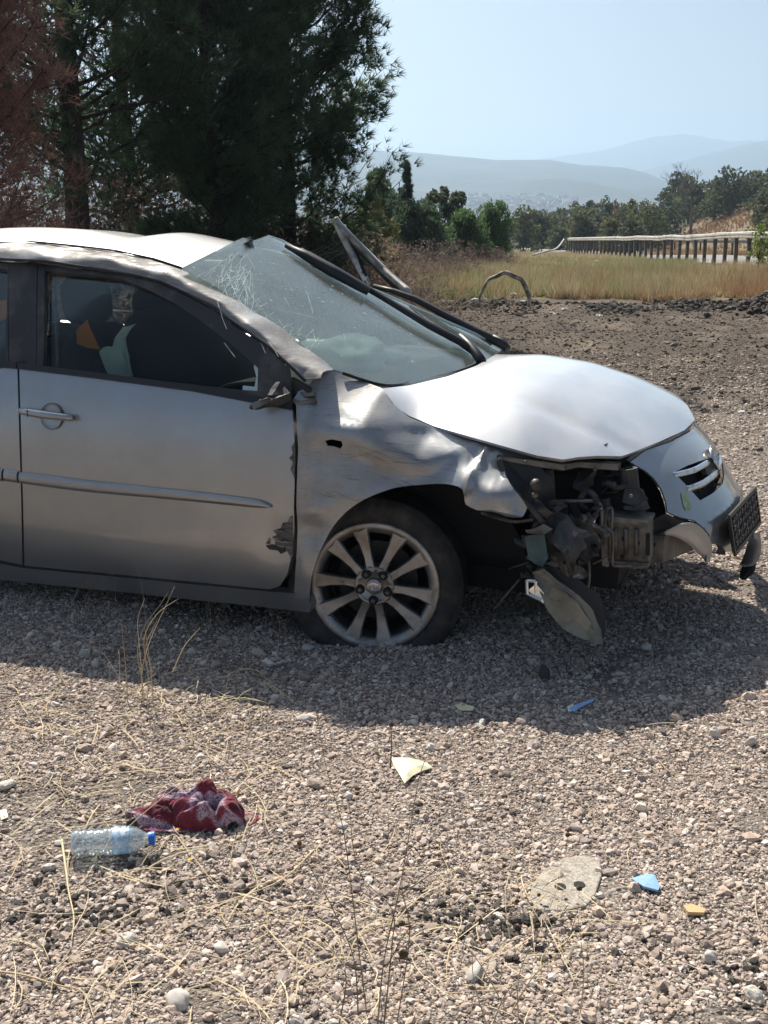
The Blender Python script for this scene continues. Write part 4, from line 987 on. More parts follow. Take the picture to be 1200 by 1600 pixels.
# --- wheels
def wheel(name, c, ax, detail=True):
    """c: hub face centre (local), ax: outward axle direction"""
    ax = Vector(ax).normalized(); zz = Vector((0, 0, 1)); e1 = ax.cross(zz).normalized(); e2 = e1.cross(ax).normalized()
    Mw = Matrix.Translation(Vector(c)) @ Matrix((ax, e1, e2)).transposed().to_4x4()
    wh_ = empty(name, (0, 0, 0)); wh_.parent = car; wh_.matrix_local = Mw
    I = Matrix.Identity(4)
    # tyre profile (axial, radius); outer sidewall at a=+, inner at a=-.205
    pr = [(-.02, .212), (-.004, .222), (.008, .245), (.008, .270), (-.002, .288), (-.016, .298)]
    for k in range(7):
        a = -.02 - .0275 * k
        pr += [(a, .304), (a - .020, .304)] if k == 6 else [(a, .304), (a - .0215, .304), (a - .0215, .297), (a - .0275, .297)]
    pr += [(-.225, .300), (-.232, .285), (-.232, .255), (-.21, .215)]
    ty_ = MB(); ty_.lathe(pr, 64, I)
    for v_ in ty_.v:   # flat tyre: squashed where it meets the gravel, bulging
        if v_.z < -.215: 
            k = (-.215 - v_.z); v_.z = -.215 - k * .35; v_.x += (.10 * k if v_.x > -.1 else -.25 * k)
    ty = ty_.build('tyre', M_rubber, wh_, smooth=True)
    if detail:
        tr = MB()
        for k in range(90):
            t = 2 * math.pi * k / 90
            if math.sin(t) < -.62: continue
            for a0, a1, dt in ((-.022, -.060, .02), (-.165, -.205, -.02)):
                p0 = Vector((a0, .3055 * math.cos(t), .3055 * math.sin(t))); p1 = Vector((a1, .3055 * math.cos(t + dt), .3055 * math.sin(t + dt)))
                tt = Vector((0, -math.sin(t), math.cos(t))) * .0022
                tr.add([p0 - tt, p0 + tt, p1 + tt, p1 - tt], [(0, 1, 2, 3)])
        tr.build('tread_groove', M_dark, ty)['kind'] = 'stuff'
    rm = MB(); rm.lathe([(-.20, .195), (-.19, .212), (-.14, .190), (-.06, .180), (-.012, .186), (-.002, .2), (.004, .218), (0, .226), (-.008, .226), (-.012, .212)], 64, I)
    rm.lathe([(-.012, .0), (-.012, .055), (-.004, .062), (-.012, .07), (-.05, .075)], 32, I)
    rm.build('rim', M_rim, wh_, smooth=True)
    MB().lathe([(-.19, .188), (-.06, .176), (-.022, .181)], 48, I).build('rim_barrel', M_dusty, wh_, smooth=True)
    br = MB(); br.lathe([(-.09, 0), (-.09, .14), (-.105, .14), (-.105, 0)], 32, I); br.build('brake_disc', M_dusty, wh_, smooth=False)
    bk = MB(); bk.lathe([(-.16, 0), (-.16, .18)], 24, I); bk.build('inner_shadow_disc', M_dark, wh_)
    for k in range(10):
        t = 2 * math.pi * k / 10 + R(5) ; tw = 0.11
        cx_ = lambda r, s, a: Vector((a, r * math.cos(t) - s * math.sin(t), r * math.sin(t) + s * math.cos(t)))
        sec = []
        sk = .014 * (1 if k % 2 else -1)
        for r, h, a, b in [(.052, .018, -.010, 0), (.10, .0155, -.018, .2), (.15, .021, -.016, .6), (.188, .029, -.006, 1), (.212, .038, -.004, 1)]:
            o_ = sk * b * .5
            sec.append([cx_(r, -h + o_, a - .004), cx_(r, -h * .75 + o_, a + .003), cx_(r, 0 + o_, a + .001), cx_(r, h * .75 + o_, a + .005), cx_(r, h + o_, a - .002), cx_(r, h * .8 + o_, a - .034), cx_(r, -h * .8 + o_, a - .034)])
        vs = [q for s_ in sec for q in s_]; n7 = 7
        fs = [(i * n7 + j, i * n7 + (j + 1) % n7, (i + 1) * n7 + (j + 1) % n7, (i + 1) * n7 + j) for i in range(len(sec) - 1) for j in range(n7)]
        obj('spoke', vs, orient(vs, fs, ax) if False else fs, M_rim, wh_, True, 0, -1, .0015)
    cc = MB(); cc.lathe([(.0, 0), (.0, .024), (-.002, .028), (-.012, .0295)], 28, I); cap = cc.build('centre_cap', M_rim, wh_, smooth=True)
    for rx, ry, cy in ((.019, .013, 0), (.0065, .012, 0), (.0125, .005, .006)):
        cc = MB(); cc.tube([Vector((.0012, rx * math.cos(2 * math.pi * q / 20), cy + ry * math.sin(2 * math.pi * q / 20))) for q in range(21)], .0012, 5, False); cc.build('cap_emblem', M_chrome, cap)
    for k in range(5):
        t = 2 * math.pi * k / 5 + R(-16); cy, cz = .050 * math.cos(t), .050 * math.sin(t); Mn = Matrix.Translation(Vector((0, cy, cz)))
        MB().lathe([(-.001, 0), (-.001, .0155), (-.010, .017)], 16, Mn).build('bolt_recess', M_dark, wh_)
        MB().lathe([(.006, 0), (.005, .007), (-.006, .0085)], 6, Mn).build('lug_nut', M_steel, wh_)
    return wh_
hc_ = P(584, 917, .75)
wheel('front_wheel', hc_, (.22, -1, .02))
wheel('far_front_wheel', (hc_.x + .17, .83, .30), (.1, 1, .0), False)
wheel('rear_wheel', (-2.6, -.83, .30), (0, -1, 0), False)
wheel('far_rear_wheel', (-2.6, .83, .30), (0, 1, 0), False)

# torn wiring, clips and scraps in the opened corner
rr_ = random.Random(77)
for i in range(28):
    u0, v0 = rr_.uniform(815, 1000), rr_.uniform(735, 905); n0 = rr_.uniform(.62, .76) if u0 < 935 else rr_.uniform(.45, .58)
    if u0 > 940 and v0 > 795: continue
    pts = [P(u0, v0, n0)]
    for k in range(4): u0 += rr_.uniform(-16, 22); v0 += rr_.uniform(-12, 20); pts.append(P(u0, v0, n0 + rr_.uniform(-.03, .03)))
    MB().tube(cat_rom(pts, 4), rr_.choice([.0025, .004, .008, .011]), 6).build('torn_hose', rr_.choice([M_black, M_dusty, M_dusty, M_steel]), car, smooth=True)
for i in range(20):
    u0, v0 = rr_.uniform(828, 930), rr_.uniform(790, 900); n0 = rr_.uniform(.70, .79)
    pts = [(u0 + rr_.uniform(5, 19) * math.cos(a), v0 + rr_.uniform(5, 15) * math.sin(a), n0 + rr_.uniform(-.02, .02)) for a in np.linspace(0, 5.4, 7)]
    sheet_px('torn_scrap', pts, rr_.choice([M_crumple, M_dusty, M_black, M_crumple, M_steel]), car, th=.003, amp=.03, seed=100 + i, step=.02)

for k, (u0, v0, n0) in enumerate([(958, 820, .635), (1008, 823, .635), (957, 874, .635), (1006, 875, .635), (940, 812, .655), (940, 850, .655), (884, 730, .67), (820, 722, .745), (960, 756, .60), (986, 775, .60), (930, 733, .60)]):
    MB().lathe([(-.004, 0), (-.004, .006), (.004, .0065)], 6, Matrix.Translation(P(u0, v0, n0)) @ Matrix.Rotation(R(90), 4, 'Z')).build('bolt', M_steel, car)

for i, pts in enumerate([[(950, 742, .50), (975, 738, .46), (996, 750, .44), (990, 772, .46), (966, 778, .50), (952, 765, .52)], [(968, 770, .52), (1000, 765, .48), (1012, 785, .47), (995, 798, .50), (970, 795, .53)], [(900, 735, .58), (930, 738, .56), (938, 760, .55), (915, 775, .57), (895, 760, .60)]]):
    sheet_px('torn_inner_plate', pts, [M_dusty, M_steel, M_black][i], car, th=.004, amp=.035, seed=200 + i, step=.015)

# ------------------------------------------------------------------ vegetation generators (numpy)
def unit(a): return a / np.maximum(np.linalg.norm(a, axis=-1, keepdims=True), 1e-9)
def blades(P0, D, ln, wd, g, spread=.6, n=8, curl=0.0):
    """n thin triangles fanning out of each shoot; P0,D (k,3)"""
    k = len(P0); P_ = np.repeat(P0, n, 0); D_ = np.repeat(D, n, 0)
    d = unit(D_ + g.normal(0, spread, (k * n, 3))); L_ = np.repeat(ln, n)[:, None] * g.uniform(.7, 1.15, (k * n, 1)) if np.ndim(ln) else ln * g.uniform(.7, 1.15, (k * n, 1))
    s = unit(np.cross(d, g.normal(0, 1, (k * n, 3)))) * wd / 2
    tip = P_ + d * L_; tip[:, 2] += curl * L_[:, 0]
    V = np.stack([P_ - s, P_ + s, tip], 1).reshape(-1, 3); return V, np.arange(len(V)).reshape(-1, 3)
def leaves(P0, size, g, aspect=.6, up=.3):
    k = len(P0); a = unit(g.normal(0, 1, (k, 3)) + (0, 0, up)); b = unit(np.cross(a, g.normal(0, 1, (k, 3)))); s = size * g.uniform(.6, 1.3, (k, 1))
    V = np.stack([P0 - a * s * .5, P0 + b * s * aspect * .5, P0 + a * s * .5, P0 - b * s * aspect * .5], 1).reshape(-1, 3)
    return V, np.arange(len(V)).reshape(-1, 4)
def np_tubes(segs, n=4):
    """segs: list of (points (m,3), radii)"""
    m = MB()
    for pts, r in segs: m.tube(pts, r, n, False)
    return np.array([tuple(v) for v in m.v]), np.array(m.f)
M_bark = mat('pine_bark', (.045, .034, .028), .95, bump=(30, .8, .02), var=(8, (.09, .07, .055), .5, .7))
M_greybark = mat('grey_bark', (.14, .125, .11), .95)
M_pine = rand_mat('pine_needles', [(.06, .095, .055), (.08, .13, .07), (.12, .17, .09), (.065, .11, .06)], .6, trans=.5)
M_pine2 = rand_mat('young_pine_needles', [(.06, .12, .04), (.09, .17, .055), (.14, .21, .09), (.06, .12, .045)], .6, trans=.45)
M_deadpine = rand_mat('dead_pine_needles', [(.30, .15, .12), (.38, .21, .17), (.24, .13, .11), (.44, .27, .21)], .8, trans=.35)
M_conifer = rand_mat('blue_green_needles', [(.05, .08, .06), (.08, .11, .08), (.06, .09, .075)], .7, trans=.3)
M_oak = rand_mat('olive_leaves', [(.07, .085, .035), (.11, .125, .05), (.15, .15, .07), (.08, .10, .045)], .7, trans=.4)
M_oakb = rand_mat('dark_olive_leaves', [(.05, .065, .035), (.08, .095, .05), (.11, .12, .07)], .7, trans=.4)
M_yell = rand_mat('yellow_green_leaves', [(.07, .08, .02), (.13, .13, .035), (.20, .17, .05), (.05, .07, .02)], .7, trans=.35)
M_autumn = rand_mat('brown_leaves', [(.12, .075, .035), (.18, .11, .05), (.09, .07, .035)], .8, trans=.3)
M_brush = rand_mat('dry_brush', [(.22, .15, .11), (.36, .27, .20), (.15, .11, .08), (.44, .35, .26), (.20, .18, .10)], .9, trans=.25)
M_purple = rand_mat('dark_dry_brush', [(.13, .09, .08), (.20, .15, .13), (.28, .21, .18)], .9, trans=.2)
M_green_leaf = rand_mat('bright_leaves', [(.10, .16, .03), (.18, .24, .06), (.28, .30, .08)], .6, trans=.4)
def pine(name, label, x, y, h, z0, rad, g, nb=90, m=M_pine, lean=(0, 0), nlen=.16, nw=.007, sub=13, shoots=5, nn=9, trunk_r=.16, shape='round', up=.45, group=None, cat='pine tree', spread=.55):
    z = gz(x, y); t = empty(name, (x, y, z), label, cat, group)
    tp = [np.array([lean[0] * f ** 1.5 + .05 * math.sin(f * 9), lean[1] * f, h * f]) for f in np.linspace(0, 1, 10)]
    segs = [([tuple(p) for p in tp], [trunk_r * (1 - .85 * i / 9) * (1.25 if i == 0 else 1) for i in range(10)])]
    Vt, Ft = np_tubes(segs, 9); tr = npmesh('trunk', Vt, Ft, M_bark, t, smooth=True); tr['kind'] = 'part' if False else tr.get('kind', '') or 'part'; del tr['kind']
    S0, SD, bs = [], [], []
    for i in range(nb):
        f = g.uniform(0, 1) ** .9; zz = z0 + (h - z0) * f; az = g.uniform(0, 2 * math.pi)
        prof = {'round': math.sin(math.pi * min(1, .18 + .80 * f)) ** .6, 'cone': (1 - f) ** .85 + .05, 'dome': math.sqrt(max(0, 1 - f ** 2.4))}[shape]
        L_ = rad * prof * g.uniform(.65, 1.12)
        ti = min(8.99, zz / h * 9); b0 = tp[int(ti)] * (1 - ti % 1) + tp[int(ti) + 1] * (ti % 1)
        el = g.uniform(-.05, .35) + .5 * f; d = np.array([math.cos(az) * math.cos(el), math.sin(az) * math.cos(el), math.sin(el)])
        pts = [b0 + d * L_ * q + np.array([0, 0, up * L_ * q * q * .6]) + g.normal(0, .03 * L_, 3) * q for q in np.linspace(0, 1, 6)]
        bs.append(([tuple(p) for p in pts], [.013 * rad * (1 - .8 * q) for q in np.linspace(0, 1, 6)]))
        for j in range(sub):
            q = g.uniform(.14, 1.0) ** .85; k = min(4.99, q * 5); p = pts[int(k)] * (1 - k % 1) + pts[int(k) + 1] * (k % 1)
            sd = unit(d * .7 + g.normal(0, .6, 3) + np.array([0, 0, .35])); sl = L_ * g.uniform(.14, .34)
            bs.append(([tuple(p), tuple(p + sd * sl)], [.004 * rad, .0015 * rad])) if j % 3 == 0 else None
            for s_ in range(shoots): S0.append(p + sd * sl * g.uniform(.2, 1.0) + g.normal(0, .03 * rad, 3)); SD.append(sd + np.array([0, 0, .25]))
    Vb, Fb = np_tubes(bs, 4); npmesh('branches', Vb, Fb, M_bark, t)['kind'] = 'stuff'
    V, F = blades(np.array(S0), unit(np.array(SD)), nlen, nw, g, spread, nn); npmesh('crown', V, F, m, t); return t
def leafy(name, label, x, y, h, rad, g, m=M_oak, nl=2600, size=.16, nblob=9, z0=.25, trunk_r=.08, group=None, cat='tree', flat=1.0, sink=0, aspect=.6):
    z = gz(x, y) - sink; t = empty(name, (x, y, z), label, cat, group); pts = []; segs = [([(0, 0, 0), (rad * .05, 0, h * .3), (0, rad * .04, h * .6)], [trunk_r, trunk_r * .7, trunk_r * .35])]
    for i in range(nblob):
        f = (i + .5) / nblob; a = i * 2.4 + g.uniform(0, 1); rr = rad * .62 * math.sqrt(g.uniform(.05, 1)) * math.sin(math.pi * (.2 + .72 * f)) ** .6
        c = np.array([rr * math.cos(a), rr * math.sin(a), h * (z0 + (.86 - z0) * f)]); br = rad * g.uniform(.32, .55) * (1.1 - .35 * f)
        k = nl // nblob; d = unit(g.normal(0, 1, (k, 3))); p = c + d * br * (g.uniform(.45, 1.08, (k, 1))) * np.array([1, 1, .8 * flat])
        nzv = np.array([noise.noise(Vector(q) * (3.2 / rad)) for q in p]); pts.append(p[nzv > -.22])
        segs.append(([(0, 0, h * .25), tuple(c * .6 + np.array([0, 0, .0])), tuple(c)], [trunk_r * .5, trunk_r * .3, trunk_r * .1]))
    Vt, Ft = np_tubes(segs, 5); npmesh('trunk', Vt, Ft, M_bark, t, smooth=True)
    pp = np.concatenate(pts); pp = pp[pp[:, 2] > .02]; V, F = leaves(pp, size, g, aspect, 1.2 if aspect < .3 else .3); npmesh('crown', V, F, m, t); return t
def brush(name, label, x, y, w_, d_, h, g, m=M_brush, n=900, ln=.5, wd=.007, leaf=0, group='tangled dry bushes under the pines', cat='bush'):
    z = gz(x, y); k = n; p = np.stack([g.normal(0, w_ / 3.2, k), g.normal(0, d_ / 3, k), np.zeros(k)], 1); hh_ = h * g.uniform(0, 1, k) ** .8 * np.exp(-(p[:, 0] / w_) ** 2)
    p[:, 2] = hh_ * g.uniform(0, .8, k); D = unit(np.stack([g.normal(0, .7, k), g.normal(0, .7, k), g.uniform(.1, 1, k)], 1))
    V, F = blades(p, D, ln, wd, g, .55, 5, -.1)
    t = empty(name, (x, y, z), label, cat, group); npmesh('twigs', V, F, m, t)
    kk = n * 2; q = np.stack([g.normal(0, w_ / 3.0, kk), g.normal(0, d_ / 3, kk), h * g.uniform(0.05, 1, kk)], 1); q = q[(q[:, 0] / w_ * 1.9) ** 2 + (q[:, 2] / h) ** 2 < 1]
    V, F = leaves(q, .07, g, .5); npmesh('leaves', V, F, m, t); return t
g = np.random.default_rng(21)
X = lambda u, Y: (u - 600) / FPX * Y * 1.0
GP = 'dark pines standing in a row behind the car'
pine('pine_tree', 'dark pine with the thick bare lower trunk left behind the car roof', X(125, 12.6), 12.6, 7.6, 1.55, 2.0, g, 120, trunk_r=.15, lean=(.35, 0), group=GP, sub=16, spread=.6, shoots=4, nn=12, nlen=.15, nw=.012)
pine('pine_tree', 'dense dark middle pine with a thin trunk, between two other pines', X(338, 14), 14, 7.4, 1.0, 1.45, g, 165, trunk_r=.09, lean=(.1, 0), group=GP, sub=21, nn=12, nlen=.14, nw=.012)
pine('pine_tree', 'tall dark pine with upturned shoots against the sky, rightmost of the row', X(452, 15.8), 15.8, 9.5, .15, 1.42, np.random.default_rng(5), 230, shape='dome', trunk_r=.10, lean=(.0, 0), group=GP, sub=21, nn=11, up=.9, nlen=.14, nw=.012)
pine('pine_tree', 'dark pine standing furthest back, seen between the trunks at the left', X(215, 17.5), 17.5, 8.0, 1.0, 2.2, g, 120, trunk_r=.13, group=GP, sub=15, shoots=4, nn=9, nlen=.2, nw=.018)
pine('pine_tree', 'dead pine with reddish brown needles at the left edge', X(-40, 10.2), 10.2, 4.9, .5, 1.05, g, 110, m=M_deadpine, trunk_r=.06, nlen=.12, nw=.007, sub=22, cat='pine tree', spread=.8, lean=(.15, 0))
br_x = [(120, 9.6, .9), (215, 9.9, .85), (20, 9.9, .9), (-30, 14.6, 2.0), (70, 15.2, 2.0), (160, 15.6, 2.0), (245, 16.0, 2.1), (320, 16.2, 2.0), (400, 16.8, 2.0), (465, 15.8, 1.4), (520, 16.8, 1.5), (200, 19, 2.4), (370, 20, 2.4), (20, 19, 2.4)]
br_x.sort()
ORB = 'leftmost second third fourth fifth sixth seventh eighth ninth tenth eleventh twelfth thirteenth rightmost'.split()
for i, (u, Y, h) in enumerate(br_x):
    brush('dry_bush', ('dry brown tangled bush under the pines, ' + ORB[i] + (' from the left' if 0 < i < 13 else '')) if Y > 11 else ('low dry bush seen over the bonnet side, ' + ORB[i] + ' from the left').replace('seen over the bonnet side', 'close behind the car'), X(u, Y), Y, 2.4, 1.3, h, g, n=1700, ln=.30, wd=.010, m=M_brush if i % 3 else M_purple)
leafy('shrub', 'dark green shrub under the rightmost tall pine', X(497, 15.0), 15.0, 1.5, .55, g, M_oakb, 1800, .07, group=None, cat='shrub')
leafy('shrub', 'yellow green leafy shrub left of the torn door frame', X(438, 13.6), 13.6, 1.15, .38, g, M_yell, 900, .05, cat='shrub')
# bare twigs sticking up by the windscreen
tw = MB()
for i in range(9):
    a = dp(470 + 9 * i, 400 + 4 * (i % 3), 12.5); b = a + Vector((.25 + .05 * (i % 4), 0, .10 + .06 * ((i * 7) % 3))); c_ = b + Vector((.22, .05, .08 * ((i % 3) - 1)))
    tw.tube([a, b, c_], [.006, .004, .001], 4)
t_ = tw.build('dry_twigs', M_greybark); tag(t_, 'pale bare twigs poking out beside the shattered windscreen top', 'twigs', kind='stuff')

# mid-distance grove on the left of the meadow
def mid(u, vt, Y, rad_px, kind, label, **k):
    s = FPX / Y; x = X(u, Y); top = CH + (HOR - vt) / s; h = top - gz(x, Y); r = rad_px / s
    if kind == 'pine': return leafy('round_pine', label, x, Y, h * 1.08, r * 1.22, g, k.get('m', M_pine2), 12000, .17, nblob=22, z0=.16, trunk_r=.07, group='rounded pines in the grove beside the meadow', cat='pine tree', aspect=.22)
    if kind == 'pine0': return pine('pine_tree', label, x, Y, h, .12 * h, r, g, k.pop('nb', 46), m=k.pop('m', M_pine2), trunk_r=.09, nlen=.26, nw=.022, sub=12, shoots=4, nn=8, shape=k.pop('shape', 'dome'), up=.5, group='rounded pines in the grove beside the meadow', **k)
    if kind == 'cone': return pine('conifer', label, x, Y, h, .1 * h, r, g, 105, m=M_conifer, trunk_r=.05, nlen=.11, nw=.015, sub=10, shoots=4, nn=7, shape='cone', up=-.1, cat='conifer')
    return leafy('leafy_tree', label, x, Y, h * 1.05, r * 1.15, g, k.pop('m', M_oak), k.pop('nl', 4200), k.pop('size', .17), **k)
mid(762, 318, 38, 34, 'pine', 'rounded dark green pine at the right end of the grove', m=M_pine2, nb=80, shape='round')
mid(722, 332, 35, 38, 'pine', 'rounded brighter green pine left of the end one', nb=60)
mid(655, 322, 34, 48, 'pine', 'broad rounded pine in the middle of the grove', m=M_pine, nb=90, shape='round')
mid(612, 300, 36, 44, 'pine', 'dark pine rising beside the tall pine row', m=M_pine, nb=70, shape='round')
mid(633, 262, 34, 24, 'cone', 'pointed narrow conifer topping the grove')
mid(676, 288, 41, 34, 'leafy', 'loose olive leafed tree right of the pointed conifer', m=M_oakb)
mid(708, 296, 42, 28, 'leafy', 'small crowned olive tree behind the rounded pines', m=M_oakb)
mid(587, 262, 33, 26, 'pine', 'upright dark pine top showing right of the tall pine row', m=M_pine, nb=60)
mid(572, 310, 24, 46, 'leafy', 'yellow green leafy tree left of the grove behind the torn door frame', m=M_yell, nl=3600, size=.09)
mid(600, 372, 25, 34, 'leafy', 'low dull green bush at the foot of the yellow green tree', m=M_oak, nl=2000, size=.08)
for i, (u, Y, w_, h) in enumerate([(560, 22, 2.2, 1.0), (625, 26, 2.4, .9), (668, 30, 2.6, .95), (715, 33, 2.6, .85), (752, 35, 1.8, .8), (590, 20, 2.0, .7), (520, 19, 2.0, .9)]):
    brush('dry_bush', 'low dark brown brush clump ' + ['left of the torn door frame', 'at the foot of the pointed conifer', 'in the middle of the grove foot', 'below the brighter rounded pine', 'at the right end of the grove foot', 'just right of the torn door frame', 'nearest the shattered windscreen'][i], X(u, Y), Y, w_, 1.2, h, g, M_purple, 420, .34, .012, group='dry brush along the grove')
# wooded bank on the right beyond the road
def far_tree(u, vt, Y, rp, label, m, nl=1500, **k):
    k.setdefault('z0', .10); k.setdefault('nblob', 12)
    s = FPX / Y; x = X(u, Y); top = CH + (HOR - vt) / s; z = gz(x, Y); h = max(2.2, top - z); 
    return leafy('leafy_tree', label, x, Y, h, rp / s, g, m, nl, max(.16, 5.5 / s), group='trees on the wooded bank beyond the road', sink=max(0, z + h - top), **k)
GB = 'bushy green tree on the wooded bank beyond the road'
hedge = [(800, 340, 190, 20, M_oakb), (822, 332, 175, 22, M_oak), (846, 330, 165, 24, M_oakb), (868, 322, 150, 24, M_oakb), (892, 312, 140, 26, M_oak), (915, 308, 125, 28, M_oakb), (940, 304, 115, 28, M_oakb), (958, 312, 100, 26, M_autumn), (980, 306, 95, 30, M_oak), (1002, 312, 85, 36, M_oak), (1028, 292, 110, 34, M_oakb), (1060, 280, 118, 34, M_oak), (1090, 284, 118, 32, M_oakb), (1122, 262, 105, 34, M_oakb), (1100, 282, 108, 30, M_oak), (1150, 276, 118, 34, M_oakb), (1188, 262, 92, 32, M_oakb), (1175, 300, 78, 34, M_oakb), (1205, 318, 62, 36, M_pine2), (1230, 280, 85, 40, M_oak), (1280, 290, 80, 44, M_oakb), (1340, 280, 76, 50, M_oak), (945, 336, 80, 26, M_oak), (905, 345, 92, 24, M_oakb), (865, 352, 100, 20, M_oak), (975, 340, 72, 28, M_oakb), (835, 352, 120, 20, M_oak), (815, 356, 135, 18, M_oakb)]
hedge += [(u, 318 + (i * 7) % 22 - .03 * (u - 800), 90 + (i * 13) % 50, 24 + i % 3 * 4, [M_oak, M_oakb][i % 2]) for i, u in enumerate(range(812, 1015, 22))] + [(1045, 268, 130, 26, M_oakb), (1135, 290, 122, 28, M_oak), (1165, 268, 125, 30, M_oak), (1190, 325, 58, 24, M_oak)]
hl_ = {958: 'brownish autumn coloured tree in the middle of the wooded bank', 1122: 'round topped tree rising above the bank right of the leafless tree', 1188: 'tall leafy tree at the right edge of the bank', 1205: 'dark green tree at the right edge just above the guardrail', 800: 'small far tree at the left end of the wooded bank', 1002: 'broad olive tree just left of the bare brown slope'}
ORD = 'first second third fourth fifth sixth seventh eighth ninth tenth eleventh twelfth thirteenth fourteenth fifteenth sixteenth seventeenth eighteenth nineteenth twentieth'.split()
ORD += ['twenty-' + o for o in ORD[:9]] + ['thirtieth'] + ['thirty-' + o for o in ORD[:9]] + ['fortieth'] + ['forty-' + o for o in ORD[:9]]
hedge.sort(key=lambda q: q[0]); nh = len(hedge)
for i, (u, vt, Y, rp, m) in enumerate(hedge):
    tone = 'dark green' if m is M_oakb else 'dull olive green'
    lab = tone + ' bushy tree, ' + (ORD[i] + ' from the left' if i < nh // 2 else (ORD[nh - 1 - i] + ' from the right')) + ' on the wooded bank'
    far_tree(u, vt, Y, rp * 1.15, hl_.get(u, lab), m, 1900)
# leafless tree
def bare_tree(x, y, h):
    t = empty('leafless_tree', (x, y, gz(x, y)), 'leafless grey tree with fine spreading twigs on the wooded bank', 'tree'); segs = []; r_ = random.Random(4)
    def grow(p, d, L_, r, lv):
        q = p + d * L_; segs.append(([tuple(p), tuple((p + q) / 2 + Vector((r_.uniform(-.05, .05) * L_,) * 3)), tuple(q)], [r, r * .8, r * .6]))
        if lv == 0: return
        for _ in range(3 if lv > 1 else 4):
            dd = (d + Vector((r_.uniform(-.8, .8), r_.uniform(-.8, .8), r_.uniform(-.15, .5)))).normalized(); grow(p + d * L_ * r_.uniform(.5, 1), dd, L_ * r_.uniform(.6, .8), r * .55, lv - 1)
    grow(Vector((0, 0, 0)), Vector((0, 0, 1)), h * .36, h * .022, 5)
    V, F = np_tubes([s_ for s_ in segs if s_[1][0] > h * .0075], 4); npmesh('trunk', V, F, M_greybark, t)
    V, F = np_tubes([s_ for s_ in segs if s_[1][0] <= h * .0075], 3); npmesh('twigs', V, F, M_greybark, t)
bare_tree(X(1066, 106), 106, CH + (HOR - 252) / FPX * 106 - gz(X(1066, 106), 106))
# ------------------------------------------------------------------ meadow grass (stuff)
def tufts(name, region, n, hmin, hmax, m, seed, wd=.012, nb=9, spread=.28, dens=None, label=None):
    g = np.random.default_rng(seed); p = []
    while len(p) < n:
        x, y = region(g)
        if y < 22.5 and y > 17.5 and y < 20.9 + 1.5 * noise.noise(Vector((x * .9, 3, 1))) + .6 * noise.noise(Vector((x * 3, y, 2))): continue
        if dens is None or noise.noise(Vector((x * dens, y * dens * .6, seed))) > g.uniform(-.35, .35): p.append((x, y, gz(x, y) - .02))
    p = np.array(p); D = unit(np.stack([g.normal(0, .18, n), g.normal(0, .18, n), np.ones(n)], 1)); ln = g.uniform(hmin, hmax, n)
    V, F = blades(p + g.normal(0, .03, (n, 3)) * (1, 1, 0), D, ln, wd, g, spread, nb)
    o = npmesh(name, V, F, m); tag(o, label, kind='stuff'); return o
M_gtan = rand_mat('straw_grass', [(.42, .34, .21), (.54, .45, .29), (.32, .25, .15), (.48, .41, .25)], .9, trans=.35)
M_ggreen = rand_mat('olive_grass', [(.20, .23, .10), (.30, .32, .16), (.36, .35, .19), (.16, .20, .08)], .9, trans=.35)
M_grust = rand_mat('rust_grass', [(.30, .175, .10), (.40, .26, .14), (.24, .14, .085), (.48, .36, .21)], .9, trans=.35)
def wedge(u0, u1, y0, y1, pw=1.0):
    def f(g):
        Y = y0 + (y1 - y0) * g.uniform(0, 1) ** pw; return X(g.uniform(u0, u1), Y), Y
    return f
tufts('meadow_grass', wedge(420, 900, 20.6, 37, 1.3), 6000, .18, .42, M_gtan, 1, dens=.35)
tufts('meadow_grass', wedge(480, 1080, 20.8, 48, 1.2), 14000, .16, .38, M_ggreen, 2, dens=.3)
tufts('meadow_grass', wedge(860, 1420, 19.6, 30, 1.2), 8000, .14, .36, M_grust, 3, dens=.4)
tufts('meadow_grass', wedge(900, 1420, 19.8, 36, 1.2), 6000, .16, .40, M_gtan, 4, dens=.5)
tufts('meadow_grass', wedge(780, 1000, 40, 90, 1.6), 3000, .12, .3, M_gtan, 5, wd=.03, dens=.2)
tufts('meadow_grass', wedge(1000, 1500, 66, 125, 1.0), 6000, .2, .5, M_grust, 6, wd=.05, dens=.12)
tufts('meadow_weeds', wedge(560, 1400, 20.5, 34, 1.0), 900, .35, .62, M_grust, 11, wd=.012, nb=5, spread=.35, dens=.8)
tufts('meadow_weeds', wedge(520, 1200, 20.5, 34, 1.0), 700, .3, .55, M_ggreen, 12, wd=.014, nb=6, spread=.35, dens=.7)
tufts('dry_grass', wedge(-100, 620, 8, 17, .8), 2200, .08, .3, M_gtan, 7, wd=.008, dens=.5)

